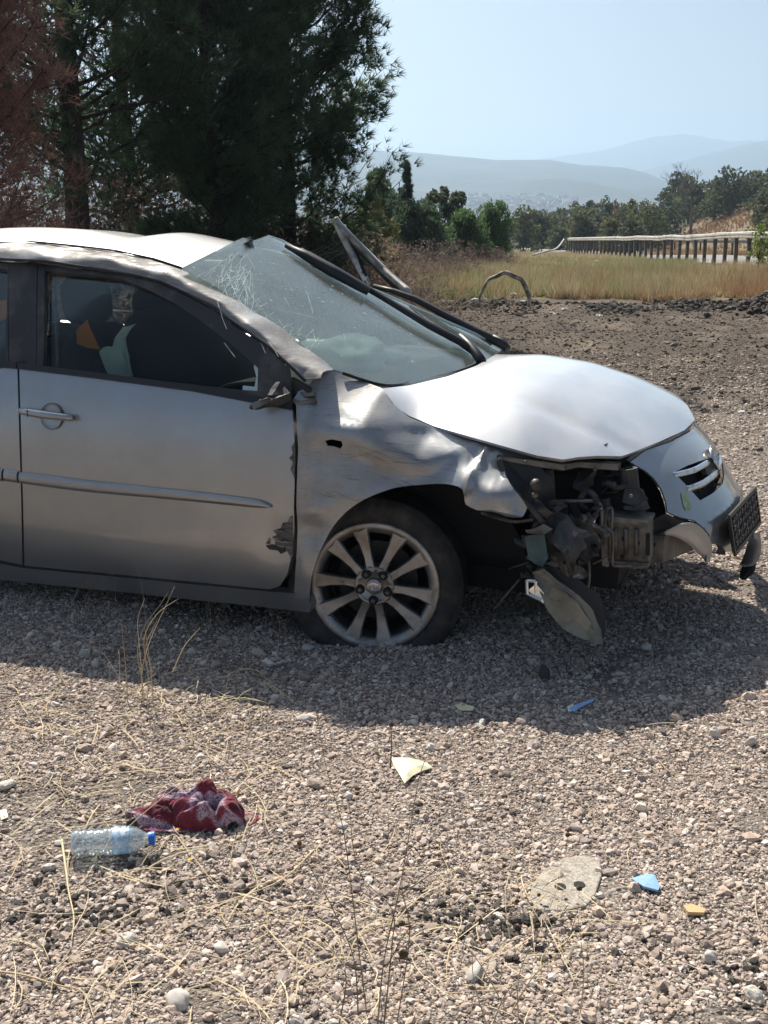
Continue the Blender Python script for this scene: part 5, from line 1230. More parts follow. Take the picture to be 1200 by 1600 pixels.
# ------------------------------------------------------------------ road and guardrails
def rl(s): return 11.0 + .0441 * (s - 36.4)
M_road = mat('pale_road', (.26, .25, .235), .85, var=(1.5, (.19, .185, .175), .4, .6))
rv = []; Ys = np.linspace(14, 150, 70)
for Y in Ys:
    z = gz(rl(Y), Y) + .10
    rv += [(rl(Y) + .25, Y, z), (rl(Y) + 6.8, Y, z + .02)]
for i, (x, y, z) in list(enumerate(rv)): rv.append((x + (-.5 if i % 2 == 0 else .5), y, z - .6))
n2 = len(rv) // 2
rf_ = [(2 * i, 2 * i + 1, 2 * i + 3, 2 * i + 2) for i in range(69)] + [(2 * i, 2 * i + 2, n2 + 2 * i + 2, n2 + 2 * i) for i in range(69)]
tag(obj('road', rv, rf_, M_road, None, False), kind='structure')
M_line = mat('road_line_paint', (.75, .75, .72), .7)
for off in (.9, 6.2):
    lv = []
    for Y in Ys: z = gz(rl(Y), Y) + .108; lv += [(rl(Y) + off, Y, z), (rl(Y) + off + .14, Y, z)]
    tag(obj('road_line', lv, [(2 * i, 2 * i + 1, 2 * i + 3, 2 * i + 2) for i in range(69)], M_line, None, False), kind='structure')
M_post = mat('weathered_post', (.10, .085, .075), .85, var=(6, (.05, .042, .038), .4, .6), bump=(20, .5, .01))
M_beam = mat('weathered_white_rail', (.50, .48, .44), .6, metal=.1, var=(3, (.26, .23, .20), .45, .65))
gr_ = empty('guardrail', (rl(30), 30, 0), 'long guardrail with pale top beam on thick dark posts beside the road', 'guardrail')
def beam(parent, y0, y1, off, hz, m, wave=True):
    v = []; Y_ = np.arange(y0, y1 + .1, 1.9)
    pr = [(.02, .08), (-.05, .06), (-.05, .025), (.0, 0), (-.05, -.025), (-.05, -.06), (.02, -.08)]
    for Y in Y_:
        x, z = rl(Y) + off, gz(rl(Y), Y) + hz
        for a, b in pr: v.append(Vector((x + a, Y, z + b - 0)) - parent.location)
    k = len(pr); f = [(i * k + j, i * k + j + 1, (i + 1) * k + j + 1, (i + 1) * k + j) for i in range(len(Y_) - 1) for j in range(k - 1)]
    return obj('rail_beam', v, f, m, parent, True, .01)
beam(gr_, 21, 85, -.06, .99, M_beam)
MB().tube([Vector((rl(Y) - .06, Y, gz(rl(Y), Y) + 1.07)) - gr_.location for Y in np.arange(21, 85, 2)], .035, 6).build('top_rail', M_beam, gr_, smooth=True)
pm0 = None; Yp = 21.0; rr_ = random.Random(8)
while Yp < 86:
    x = rl(Yp); z = gz(x, Yp)
    if pm0 is None: pm0 = MB().box((0, 0, .48), (.11, .12, 1.12)).build('post', M_post, gr_, bevel=.01); o = pm0
    else: o = pm0.copy(); COL.objects.link(o); o.parent = gr_
    o.location = Vector((x, Yp, z)) - gr_.location; o.rotation_euler = (rr_.uniform(-.02, .02), rr_.uniform(-.03, .03), rr_.uniform(-.1, .1)); Yp += 1.45
g2 = empty('guardrail', (rl(30) + 7.1, 30, 0), 'farther thin guardrail along the opposite side of the road', 'guardrail')
beam(g2, 30, 110, 7.1, .85, M_post); pm1 = None
for Y in np.arange(30, 110, 4.0):
    if pm1 is None: pm1 = MB().box((0, 0, .4), (.1, .1, .95)).build('post', M_post, g2); o = pm1
    else: o = pm1.copy(); COL.objects.link(o); o.parent = g2
    o.location = Vector((rl(Y) + 7.15, Y, gz(rl(Y), Y) + .1)) - g2.location
# snapped end of the rail
sn = MB(); sn.tube(cat_rom([dp(881, 374, 78), dp(874, 384, 70), dp(866, 390, 64), dp(852, 393, 60), dp(832, 399, 56)], 4), .05, 6)
o = sn.build('broken_rail', M_beam, smooth=True); tag(o, 'bent pale end of guardrail sagging down to the grass', 'broken rail')
sn = MB(); sn.tube([dp(790, 388, 52), dp(800, 383, 52), dp(810, 381, 52)], .06, 6); bro = sn.build('bent_rail_piece', M_beam); MB().tube([dp(803, 383, 52), dp(799, 396, 52)], .07, 6).build('support', M_beam, bro)
tag(bro, 'pale bent rail scrap standing in grass at the right end of the grove', 'debris')
# ------------------------------------------------------------------ far town
tm = MB(); rr_ = random.Random(12)
M_town = rand_mat('pale_house_walls', [(.6, .56, .5), (.75, .72, .68), (.5, .36, .28), (.65, .62, .6)], .8)
for i in range(230):
    u = rr_.uniform(735, 900); v = rr_.uniform(303, 332); Y = 1000 + (332 - v) * 16 + rr_.uniform(-40, 40); p = dp(u, v, Y); tm.box(p, (rr_.uniform(3, 9), 4, rr_.uniform(1.5, 3.5)))
tm.box(dp(800, 313, 1290), (22, 10, 3))
o = tm.build('far_town', M_town); tag(o, kind='stuff')
# ------------------------------------------------------------------ arch, black debris, litter in the meadow
def thing(o, label, cat, group=None): return tag(o, label, cat, group)
am = MB(); Y = 18.4; c = dp(788, 474, Y)
am.tube([c + Vector((.40 * math.cos(t), .05 * math.cos(t), .46 * math.sin(t) + .015 * math.sin(9 * t))) for t in np.linspace(-.1, math.pi + .1, 26)], [.030 + .008 * math.sin(5 * t) for t in np.linspace(0, 1, 26)], 8)
arch = am.build('burnt_wheel_arch_liner', mat('burnt_rubber_hoop', (.10, .09, .08), .8, var=(8, (.44, .40, .34), .44, .58), bump=(30, .5, .01)), smooth=True)
thing(arch, 'burnt dark hoop standing upright in the rubble berm like an arch', 'hoop')
M_burn = mat('burnt_debris', (.025, .024, .024), .8, bump=(20, .8, .02))
M_white = mat('white_litter', (.75, .74, .70), .7, bump=(40, .4, .005))
def chunk(name, p, d, m, seed, label, cat, group=None, rot=0, n=12):
    o = blob(name, (0, 0, 0), d, m, None, seed, .45, 1.8, n); o.location = p; o.rotation_euler = (0, 0, rot); o.data.polygons.foreach_set('use_smooth', [False] * len(o.data.polygons)); return thing(o, label, cat, group)
def gq(u, v, dz=0): 
    p = gp(u, v); p.z = gz(p.x, p.y) + dz; return p
chunk('burnt_debris', dp(921, 444, 24.5), (.55, .2, .10), M_burn, 3, 'black charred strip lying across the meadow grass', 'debris', rot=.2)
chunk('burnt_debris', dp(898, 446, 24.2), (.25, .1, .05), M_burn, 5, 'small black charred bit left of the longer strip', 'debris')
litter = [(622, 462, .22, 'crumpled white litter in the grass right of the torn door frame'), (882, 489, .10, 'small pale stone chunk in rubble left of the white scrap'), (936, 494, .13, 'white plastic scrap on the dark rubble behind the hood'), (862, 491, .12, 'pale flat chunk on the rubble right of the hoop'), (803, 462, .16, 'white rag seen through the burnt hoop'), (818, 482, .12, 'dirty grey clump at the right foot of the hoop'), (742, 470, .14, 'white chunk at the left foot of the hoop'), (933, 409, .16, 'tiny white litter in the meadow above the black strip'), (792, 398, .3, 'white sack at the right end of the grove'), (1187, 705, .05, 'dark scrap on the gravel at the right edge'), (1158, 648, .06, 'flat white chip on gravel upper right of the bumper')]
for i, (u, v, s_, lab) in enumerate(litter):
    p = gq(u, v) if v > 470 else dp(u, v, 1.42 * FPX / (v - HOR)); p.z = max(p.z, gz(p.x, p.y))
    chunk('litter', p + Vector((0, 0, s_ * .15)), (s_, s_ * .6, s_ * .4), M_burn if 'dark' in lab and 'scrap on the gravel' in lab else M_white, 20 + i, lab, 'litter')
# green plant by the guardrail
gl_ = leafy('green_plant', 'bright green leafy plant climbing in front of the guardrail at right', X(1172, 31), 31, CH + (HOR - 340) / FPX * 31 - gz(X(1172, 31), 31), .38, g, M_green_leaf, 900, .07, trunk_r=.02, cat='plant')

# ------------------------------------------------------------------ rocks: notable ones are things, the rest is stuff
M_stone = rand_mat('gravel_stone', [(0.344, 0.273, 0.224), (0.516, 0.420, 0.349), (0.237, 0.191, 0.166), (0.666, 0.565, 0.488), (0.408, 0.334, 0.275), (0.559, 0.433, 0.343), (0.150, 0.129, 0.120), (0.452, 0.374, 0.323), (0.688, 0.635, 0.572)], .9, bump=(300, .4, .001))
M_clod = rand_mat('dark_rubble', [(.05, .045, .04), (.09, .08, .07), (.035, .032, .03), (.14, .12, .10), (.07, .06, .055)], .95, bump=(60, .5, .003))
M_dirt = rand_mat('dirt_clods', [(.10, .082, .065), (.17, .138, .11), (.065, .055, .045), (.26, .215, .17), (.12, .10, .08)], .95, bump=(60, .5, .003))
def rock_mesh(name, seed, m, flat=.6, sub=1):
    bm = bmesh.new(); bmesh.ops.create_icosphere(bm, subdivisions=sub, radius=1)
    for v_ in bm.verts:
        k = 1 + .38 * noise.noise(v_.co * 1.1 + Vector((seed * 3.7, 0, 0))) + .15 * noise.noise(v_.co * 3 + Vector((0, seed, 0))); v_.co = Vector((v_.co.x * k * 1.15, v_.co.y * k * .85, v_.co.z * k * flat))
    me = bpy.data.meshes.new(name); bm.to_mesh(me); bm.free(); me.materials.append(m); return me
notable = [(476, 1125, .020, 'pale grey stone just below the car shadow edge'), (1010, 1012, .022, 'pale stone in the car shadow below the hanging headlamp'), (481, 1012, .020, 'bluish pale stone beside the front wheel bottom'), (8, 1232, .022, 'white stone at the left edge, level with the scarf'), (278, 1570, .024, 'pale flat stone near the bottom edge, left of centre'), (200, 1470, .020, 'pale stone below and right of the long dry stalk'), (346, 1484, .018, 'pale stone right of the bottom left dry stalks'), (75, 1361, .017, 'grey stone left of the plastic bottle'), (742, 1530, .022, 'whitish stone at the bottom, right of the dry weeds'), (1178, 1556, .019, 'flat cream stone in the lower right corner'), (1112, 1495, .016, 'flat pale yellow stone at the lower right'), (1002, 1265, .019, 'pale stone right of centre, above the blue shard'), (1172, 1165, .019, 'pale stone at the right edge below the car shadow'), (752, 1133, .015, 'grey stone just below the shadow edge near the middle'), (545, 1250, .014, 'small pale stone left of the yellow shard'), (935, 1232, .011, 'small blue grey stone right of the yellow shard'), (150, 1045, .022, 'pale stone in the car shadow at left below the sill'), (133, 1026, .02, 'grey stone in the shadow beside the dry weed'), (850, 1060, .028, 'black lump in the car shadow below the headlamp'), (1118, 1150, .02, 'rough pale stone right, just under the shadow edge')]
for i, (u, v, s_, lab) in enumerate(notable):
    me = rock_mesh('stone', i + 1, M_clod if 'black' in lab else mat('stone_grey_%d' % i, random.choice([(.55, .51, .46), (.46, .43, .40), (.62, .58, .50)]), .9, bump=(120, .4, .002)), .55, 3)
    me.polygons.foreach_set('use_smooth', [i % 2 == 0] * len(me.polygons))
    o = bpy.data.objects.new('stone', me); COL.objects.link(o); p = gq(u, v); o.location = p + Vector((0, 0, s_ * .35)); o.scale = (s_,) * 3; o.rotation_euler = (.1 * i, .07 * i, i * 1.3); thing(o, lab, 'stone')
def scatter(name, P_, sc, mats, seed, kinds=5, flat=.65):
    """stuff: low-poly rocks instanced by geometry nodes on a point cloud"""
    me = bpy.data.meshes.new(name); me.vertices.add(len(P_)); me.vertices.foreach_set('co', np.asarray(P_, np.float32).ravel())
    at = me.attributes.new('sc', 'FLOAT', 'POINT'); at.data.foreach_set('value', np.asarray(sc, np.float32))
    at = me.attributes.new('kd', 'INT', 'POINT'); at.data.foreach_set('value', rng.integers(0, kinds, len(P_)).astype(np.int32))
    at = me.attributes.new('ro', 'FLOAT_VECTOR', 'POINT'); at.data.foreach_set('vector', np.stack([rng.normal(0, .35, len(P_)), rng.normal(0, .35, len(P_)), rng.uniform(0, 6.28, len(P_))], 1).astype(np.float32).ravel())
    me.materials.append(mats); o = bpy.data.objects.new(name, me); COL.objects.link(o)
    ng = bpy.data.node_groups.new(name, 'GeometryNodeTree'); ng.interface.new_socket('Geometry', in_out='INPUT', socket_type='NodeSocketGeometry'); ng.interface.new_socket('Geometry', in_out='OUTPUT', socket_type='NodeSocketGeometry')
    L = ng.links.new; gi = ng.nodes.new('NodeGroupInput'); go = ng.nodes.new('NodeGroupOutput')
    gti = ng.nodes.new('GeometryNodeGeometryToInstance')
    for k in range(kinds):
        ic = ng.nodes.new('GeometryNodeMeshIcoSphere'); ic.inputs['Subdivisions'].default_value = 2 if k < 2 and kinds > 4 else 1; ic.inputs['Radius'].default_value = 1
        sp = ng.nodes.new('GeometryNodeSetPosition'); nt_ = ng.nodes.new('ShaderNodeTexNoise'); nt_.noise_dimensions = '4D'; nt_.inputs['W'].default_value = k * 3.3 + seed; nt_.inputs['Scale'].default_value = .9; nt_.inputs['Detail'].default_value = 2
        sb = ng.nodes.new('ShaderNodeVectorMath'); sb.operation = 'SUBTRACT'; sb.inputs[1].default_value = (.5, .5, .5); L(nt_.outputs['Color'], sb.inputs[0])
        ml = ng.nodes.new('ShaderNodeVectorMath'); ml.operation = 'SCALE'; ml.inputs['Scale'].default_value = 2.1; L(sb.outputs[0], ml.inputs[0])
        L(ic.outputs[0], sp.inputs[0]); L(ml.outputs[0], sp.inputs['Offset'])
        tf = ng.nodes.new('GeometryNodeTransform'); tf.inputs['Scale'].default_value = (1.15, .85, flat); L(sp.outputs[0], tf.inputs[0])
        sm_ = ng.nodes.new('GeometryNodeSetMaterial'); sm_.inputs['Material'].default_value = mats; L(tf.outputs[0], sm_.inputs[0])
        ss = ng.nodes.new('GeometryNodeSetShadeSmooth'); ss.inputs['Shade Smooth'].default_value = False; L(sm_.outputs[0], ss.inputs[0]); L(ss.outputs[0], gti.inputs[0])
    ip = ng.nodes.new('GeometryNodeInstanceOnPoints'); L(gi.outputs[0], ip.inputs['Points']); L(gti.outputs[0], ip.inputs['Instance']); ip.inputs['Pick Instance'].default_value = True
    def na(nm, ty):
        n_ = ng.nodes.new('GeometryNodeInputNamedAttribute'); n_.data_type = ty; n_.inputs['Name'].default_value = nm; return n_.outputs['Attribute']
    L(na('kd', 'INT'), ip.inputs['Instance Index'])
    e2r = ng.nodes.new('FunctionNodeEulerToRotation'); L(na('ro', 'FLOAT_VECTOR'), e2r.inputs[0]); L(e2r.outputs[0], ip.inputs['Rotation'])
    L(na('sc', 'FLOAT'), ip.inputs['Scale']); L(ip.outputs[0], go.inputs[0])
    md = o.modifiers.new('g', 'NODES'); md.node_group = ng; tag(o, kind='stuff'); return o
_gx = np.arange(-4.5, 6.5, .08); _gy = np.arange(1.3, 21, .08); _gz = np.array([[gz(x, y) for x in _gx] for y in _gy])
def gzv(x, y):
    fx_ = np.clip((x + 4.5) / .08, 0, len(_gx) - 1.001); fy_ = np.clip((y - 1.3) / .08, 0, len(_gy) - 1.001); i, j = fx_.astype(int), fy_.astype(int); a, b = fx_ - i, fy_ - j
    return (_gz[j, i] * (1 - a) + _gz[j, i + 1] * a) * (1 - b) + (_gz[j + 1, i] * (1 - a) + _gz[j + 1, i + 1] * a) * b
def fan(n, y0, y1, mg, pw=1.0, lo=-1, hi=1):
    y = y0 + (y1 - y0) * rng.uniform(0, 1, n) ** pw; x = rng.uniform(lo, hi, n) * (.36 * y + mg); return x, y
x, y = fan(215000, 1.75, 4.5, .25); s_ = np.exp(rng.normal(math.log(.0029), .46, len(x))); s_ = np.clip(s_, .0015, .014)
kp = np.array([noise.noise(Vector((a * 2.1, c_ * 2.1, 40))) + .5 * noise.noise(Vector((a * 7, c_ * 7, 41))) for a, c_ in zip(x[::1], y[::1])]); kp = (kp > -.28) | (rng.uniform(0, 1, len(x)) < .30); x, y, s_ = x[kp], y[kp], s_[kp]
scatter('gravel', np.stack([x, y, gzv(x, y) + s_ * .25], 1), s_, M_stone, 1)
x, y = fan(1500, 1.75, 4.6, .25); s_ = np.clip(np.exp(rng.normal(math.log(.0095), .3, len(x))), .006, .022)
scatter('coarse_gravel', np.stack([x, y, gzv(x, y) + s_ * .3], 1), s_, M_stone, 2)
x, y = fan(70000, 4.4, 12.5, .3, 1.3); s_ = np.clip(np.exp(rng.normal(math.log(.0075), .4, len(x))), .003, .022)
scatter('gravel', np.stack([x, y, gzv(x, y) + s_ * .2], 1), s_, M_stone, 3)
x, y = fan(30000, 8.5, 20.2, .3, .9, -.15, 1); s_ = np.clip(np.exp(rng.normal(math.log(.0075), .55, len(x))), .003, .05)
scatter('rubble', np.stack([x, y, gzv(x, y) + s_ * .2], 1), s_, M_dirt, 4)
x = rng.uniform(.6, 7, 13000); y = 18.9 + .25 * np.sin(x * 1.3) + rng.normal(0, .48, 13000); kp = np.array([noise.noise(Vector((a * 1.3, b * .8, 7))) > rng.uniform(-.25, .45) for a, b in zip(x, y)]); x, y = x[kp], y[kp]; s_ = np.clip(np.exp(rng.normal(math.log(.014), .6, len(x))), .005, .085)
scatter('rubble', np.stack([x, y, gzv(x, y) + s_ * .3], 1), s_, M_clod, 5)
x = 6.35 + rng.normal(0, .42, 1500); y = 17.9 + rng.normal(0, .42, 1500); s_ = np.clip(np.exp(rng.normal(math.log(.03), .45, len(x))), .01, .08)
scatter('rubble', np.stack([x, y, gzv(x, y) + s_ * .4], 1), s_, M_clod, 6)

# ------------------------------------------------------------------ concrete patch
cp0 = [(822, 1425), (832, 1385), (850, 1362), (880, 1345), (915, 1340), (938, 1346), (940, 1372), (930, 1402), (916, 1420), (880, 1428)]
V = [gq(*p) for p in cp0]; zt = max(v_.z for v_ in V) + .006
cm = MB(); cm.prism([Vector((v_.x, v_.y, zt - .02)) for v_ in V], (0, 0, .02)); 
M_conc = mat('pale_concrete', (.40, .36, .30), .9, var=[(60, (.26, .23, .19), .4, .6), (160, (.54, .5, .43), .5, .65)], bump=(140, .8, .004))
o = cm.build('concrete_patch', M_conc, bevel=.004); thing(o, 'pale flat slab of gritty concrete set in the gravel, with two holes', 'slab')
for u, v in ((875, 1391), (905, 1388)):
    p = gq(u, v); MB().lathe([(0, .011), (.0015, .013), (.0015, 0)], 12, Matrix.Translation(Vector((p.x, p.y, zt))) @ Matrix.Rotation(-math.pi / 2, 4, 'Y')).build('hole', M_dark, o)
# ------------------------------------------------------------------ plastic shards
def shard(name, pts, m, label, cat, th=.003, curve=.0, lift=.008):
    V = [gq(*p) + Vector((0, 0, (p[2] if len(p) > 2 else 0) + lift)) if False else gq(p[0], p[1]) + Vector((0, 0, lift)) for p in pts]
    c = sum(V, Vector()) / len(V); vs = [c + Vector((0, 0, curve))] + V; n = len(V)
    mid_ = [(c + v_) / 2 + Vector((0, 0, curve * .7)) for v_ in V]; vs = [c + Vector((0, 0, curve))] + mid_ + V
    fs = [(0, 1 + i, 1 + (i + 1) % n) for i in range(n)] + [(1 + i, 1 + n + i, 1 + n + (i + 1) % n, 1 + (i + 1) % n) for i in range(n)]
    o = obj(name, vs, fs, m, None, False, th, 0); return thing(o, label, cat)
M_cream = mat('cream_plastic', (.80, .74, .50), .35, var=(30, (.62, .58, .42), .5, .7)); M_blue = mat('blue_plastic', (.28, .46, .74), .35)
shard('plastic_shard', [(611, 1187), (640, 1188), (668, 1197), (675, 1206), (660, 1210), (645, 1218), (632, 1231), (624, 1215), (616, 1200)], M_cream, 'cream yellow plastic shard lying in the middle of the gravel', 'shard', curve=.012, lift=.01)
shard('plastic_shard', [(986, 1382), (1010, 1373), (1022, 1374), (1030, 1390), (1028, 1396), (1005, 1392)], M_blue, 'light blue plastic shard on the gravel at lower right', 'shard', th=.006, curve=.004, lift=.012)
shard('plastic_strip', [(888, 1112), (905, 1104), (928, 1097), (926, 1101), (908, 1109), (897, 1117)], M_blue, 'thin pale blue plastic strip at the edge of the car shadow', 'strip', curve=.006)
shard('plastic_shard', [(886, 1109), (895, 1105), (898, 1114), (888, 1117)], M_white, 'small white shard touching the thin blue strip', 'shard')
shard('plastic_chip', [(711, 1104), (722, 1101), (741, 1107), (738, 1112), (718, 1111)], M_cream, 'flat beige chip just below the shadow edge in the middle', 'chip')
shard('sandstone_chip', [(1067, 1420), (1080, 1417), (1102, 1424), (1100, 1430), (1075, 1430)], mat('orange_stone', (.55, .38, .20), .9), 'orange brown flat chip right below the blue shard', 'chip', th=.008)
shard('plastic_chip', [(0, 1270), (10, 1268), (13, 1280), (2, 1284)], M_cream, 'pale orange chip at the left edge of the gravel', 'chip')
# ------------------------------------------------------------------ water bottle
def bottle():
    a, b = gq(107, 1352), gq(240, 1343); ax = (b - a); L_ = ax.length; ax.normalize(); r = .031
    zc = (a.z + b.z) / 2 + r + .006; side = Vector((0, 0, 1)).cross(ax).normalized(); up_ = ax.cross(side)
    Mb = Matrix.Translation(Vector((a.x, a.y, zc)) + Vector((0, .028, 0))) @ Matrix((ax, side, up_)).transposed().to_4x4()
    t = empty('water_bottle', Mb.translation, 'empty clear plastic water bottle with blue cap lying left of the scarf', 'bottle')
    Mb = Matrix.Translation(-Mb.translation) @ Mb
    m = bpy.data.materials.new('clear_plastic'); m.use_nodes = True; tt = m.node_tree; tt.nodes.clear(); o_ = N(tt, 'ShaderNodeOutputMaterial')
    tr = N(tt, 'ShaderNodeBsdfTransparent'); tr.inputs[0].default_value = (.86, .93, .96, 1); gl = N(tt, 'ShaderNodeBsdfGlossy'); gl.inputs['Roughness'].default_value = .08; df = N(tt, 'ShaderNodeBsdfDiffuse'); df.inputs[0].default_value = (.75, .85, .9, 1)
    lw = N(tt, 'ShaderNodeLayerWeight'); lw.inputs[0].default_value = .45; m1 = N(tt, 'ShaderNodeMixShader'); m1.inputs[0].default_value = .24; m2 = N(tt, 'ShaderNodeMixShader')
    rr = N(tt, 'ShaderNodeMapRange'); rr.inputs[3].default_value = .10; rr.inputs[4].default_value = .75; tt.links.new(lw.outputs['Facing'], rr.inputs[0])
    tt.links.new(tr.outputs[0], m1.inputs[1]); tt.links.new(df.outputs[0], m1.inputs[2]); tt.links.new(rr.outputs[0], m2.inputs[0]); tt.links.new(m1.outputs[0], m2.inputs[1]); tt.links.new(gl.outputs[0], m2.inputs[2]); tt.links.new(m2.outputs[0], o_.inputs[0])
    pr = [(0, .0), (.001, .018), (.004, r * .9), (.012, r)]; q = .018
    while q < L_ * .62: pr += [(q, r), (q + .004, r * .93), (q + .008, r * .93), (q + .012, r)]; q += .016
    pr += [(L_ * .66, r), (L_ * .70, r * .96), (L_ * .78, r * .9), (L_ * .86, r * .58), (L_ * .90, .0135), (L_ * .93, .0135)]
    bm_ = MB(); bm_.lathe(pr, 36, Mb)
    for v_ in bm_.v: v_.z += .003 * noise.noise(v_ * 40); v_.y += .003 * noise.noise(v_ * 35 + Vector((4, 0, 0)))
    body = bm_.build('bottle_body', m, t, smooth=True)
    lb = MB(); lb.lathe([(L_ * .50, r * 1.012), (L_ * .70, r * .99)], 36, Mb)
    mlab = mat('blue_bottle_label', (.35, .60, .85), .4, alpha=.62, var=[((40, 40, 40), (.85, .90, .95), .48, .60), ((70, 70, 20), (.10, .35, .15), .62, .68)]); lb.build('bottle_label', mlab, t, smooth=True)
    cpm = MB(); cpm.lathe([(L_ * .925, .0), (L_ * .925, .0148), (L_ * .955, .0152), (L_ * .958, .0165), (L_ * .995, .0162), (L_, .014), (L_, 0)], 26, Mb); cpm.build('bottle_cap', mat('blue_cap', (.02, .16, .62), .35), t, smooth=False)
bottle()
# ------------------------------------------------------------------ scarf
def scarf():
    m = bpy.data.materials.new('red_leopard_print_cloth'); m.use_nodes = True; t = m.node_tree; b = t.nodes['Principled BSDF']; L = t.links.new
    tc = N(t, 'ShaderNodeUVMap'); vo = N(t, 'ShaderNodeTexVoronoi'); vo.inputs['Scale'].default_value = 46; vo.feature = 'DISTANCE_TO_EDGE'
    ns = N(t, 'ShaderNodeTexNoise'); ns.inputs['Scale'].default_value = 3.2; ns.inputs['Detail'].default_value = 2; L(tc.outputs[0], ns.inputs[0]); L(tc.outputs[0], vo.inputs[0])
    cr = N(t, 'ShaderNodeValToRGB'); e = cr.color_ramp.elements; cr.color_ramp.interpolation = 'EASE'
    for _ in range(3): e.new(.5)
    for i, (p, c) in enumerate([(.30, (.08, .01, .025)), (.40, (.22, .012, .03)), (.47, (.30, .03, .06)), (.53, (.58, .44, .52)), (.68, (.10, .03, .07))]): e[i].position = p; e[i].color = (*c, 1)
    L(ns.outputs[0], cr.inputs[0]); r = N(t, 'ShaderNodeMapRange'); L(vo.outputs[0], r.inputs[0]); r.inputs[1].default_value = .10; r.inputs[2].default_value = .22
    mx = N(t, 'ShaderNodeMix', data_type='RGBA'); mx.inputs[7].default_value = (.05, .012, .03, 1); L(cr.outputs[0], mx.inputs[6]); 
    ml = N(t, 'ShaderNodeMath', operation='MULTIPLY'); ml.inputs[1].default_value = .8; L(r.outputs[0], ml.inputs[0]); L(ml.outputs[0], mx.inputs[0]); L(mx.outputs[2], b.inputs['Base Color'])
    b.inputs['Roughness'].default_value = .8; b.inputs['Sheen Weight'].default_value = .3
    out = t.nodes['Material Output']; tl = N(t, 'ShaderNodeBsdfTranslucent'); L(mx.outputs[2], tl.inputs[0]); ms = N(t, 'ShaderNodeMixShader'); ms.inputs[0].default_value = .25; L(b.outputs[0], ms.inputs[1]); L(tl.outputs[0], ms.inputs[2]); L(ms.outputs[0], out.inputs[0])
    n = 110; V = []; UV = []; o0 = gq(298, 1290)
    LU = [(-.030, .030, .062, .036, .066, .5), (.036, .030, .045, .038, .088, -.2), (-.092, -.002, .046, .026, .036, .3), (.083, .004, .030, .042, .066, .2), (.014, -.006, .058, .030, .062, -.25), (-.055, .004, .030, .034, .050, 1.0), (.072, .034, .026, .026, .062, 0)]
    def env(x, y):    # heap of rounded folds, metres
        s = 0
        for cx, cy, rx, ry, hh_, an in LU:
            dx, dy = x - cx, y - cy; a = dx * math.cos(an) + dy * math.sin(an); b_ = -dx * math.sin(an) + dy * math.cos(an)
            q = 1 - (a / rx) ** 2 - (b_ / ry) ** 2
            if q > 0: s += (hh_ * math.sqrt(q)) ** 5
        return s ** .2
    for j in range(n):
        for i in range(n):
            s_, t_ = i / (n - 1) * 2 - 1, j / (n - 1) * 2 - 1
            dx_, dy_ = s_ * math.sqrt(1 - t_ * t_ / 2), t_ * math.sqrt(1 - s_ * s_ / 2)
            w1 = noise.noise(Vector((s_ * 1.6, t_ * 1.6, 1))); w2 = noise.noise(Vector((s_ * 1.6, t_ * 1.6, 7)))
            rr = 1 + .16 * noise.noise(Vector((dx_ * 1.7, dy_ * 1.7, 4)))
            x = dx_ * .134 * rr; y = .012 + dy_ * .060 * rr
            fold = abs(noise.noise(Vector((s_ * 3 + 1.4 * w2, t_ * 2.2 + w1, 3)))) ; f2 = noise.noise(Vector((s_ * 7 + 2 * w2, t_ * 3, 13)))
            h = env(x, y); z = .008 + h * (.85 + .5 * fold) + .007 * f2 * min(1, h * 40) + .004 * abs(noise.noise(Vector((s_ * 14, t_ * 9, 5))))
            x += .012 * noise.noise(Vector((s_ * 4, t_ * 4, 23))) * min(1, h * 30); y -= .10 * max(0, z - .03) * .3
            V.append(Vector((x * 1.18 - .006, y * 1.1, z * .95)) + o0); UV.append((s_ * .5 + .5 + .1 * w1, t_ * .35 + .5 + h * 2))
    F = [(j * n + i, j * n + i + 1, (j + 1) * n + i + 1, (j + 1) * n + i) for j in range(n - 1) for i in range(n - 1)]
    me = bpy.data.meshes.new('scarf'); me.from_pydata([tuple(v_) for v_ in V], [], F); me.polygons.foreach_set('use_smooth', [True] * len(F))
    uv = me.uv_layers.new(name='UVMap'); vi = np.zeros(len(me.loops), np.int32); me.loops.foreach_get('vertex_index', vi); uv.data.foreach_set('uv', np.array(UV, np.float32)[vi].ravel())
    o = link('scarf', me, m, None, .0015, 0, 0, False); thing(o, 'crumpled dark red and white leopard spotted scarf on the gravel', 'scarf')
scarf()
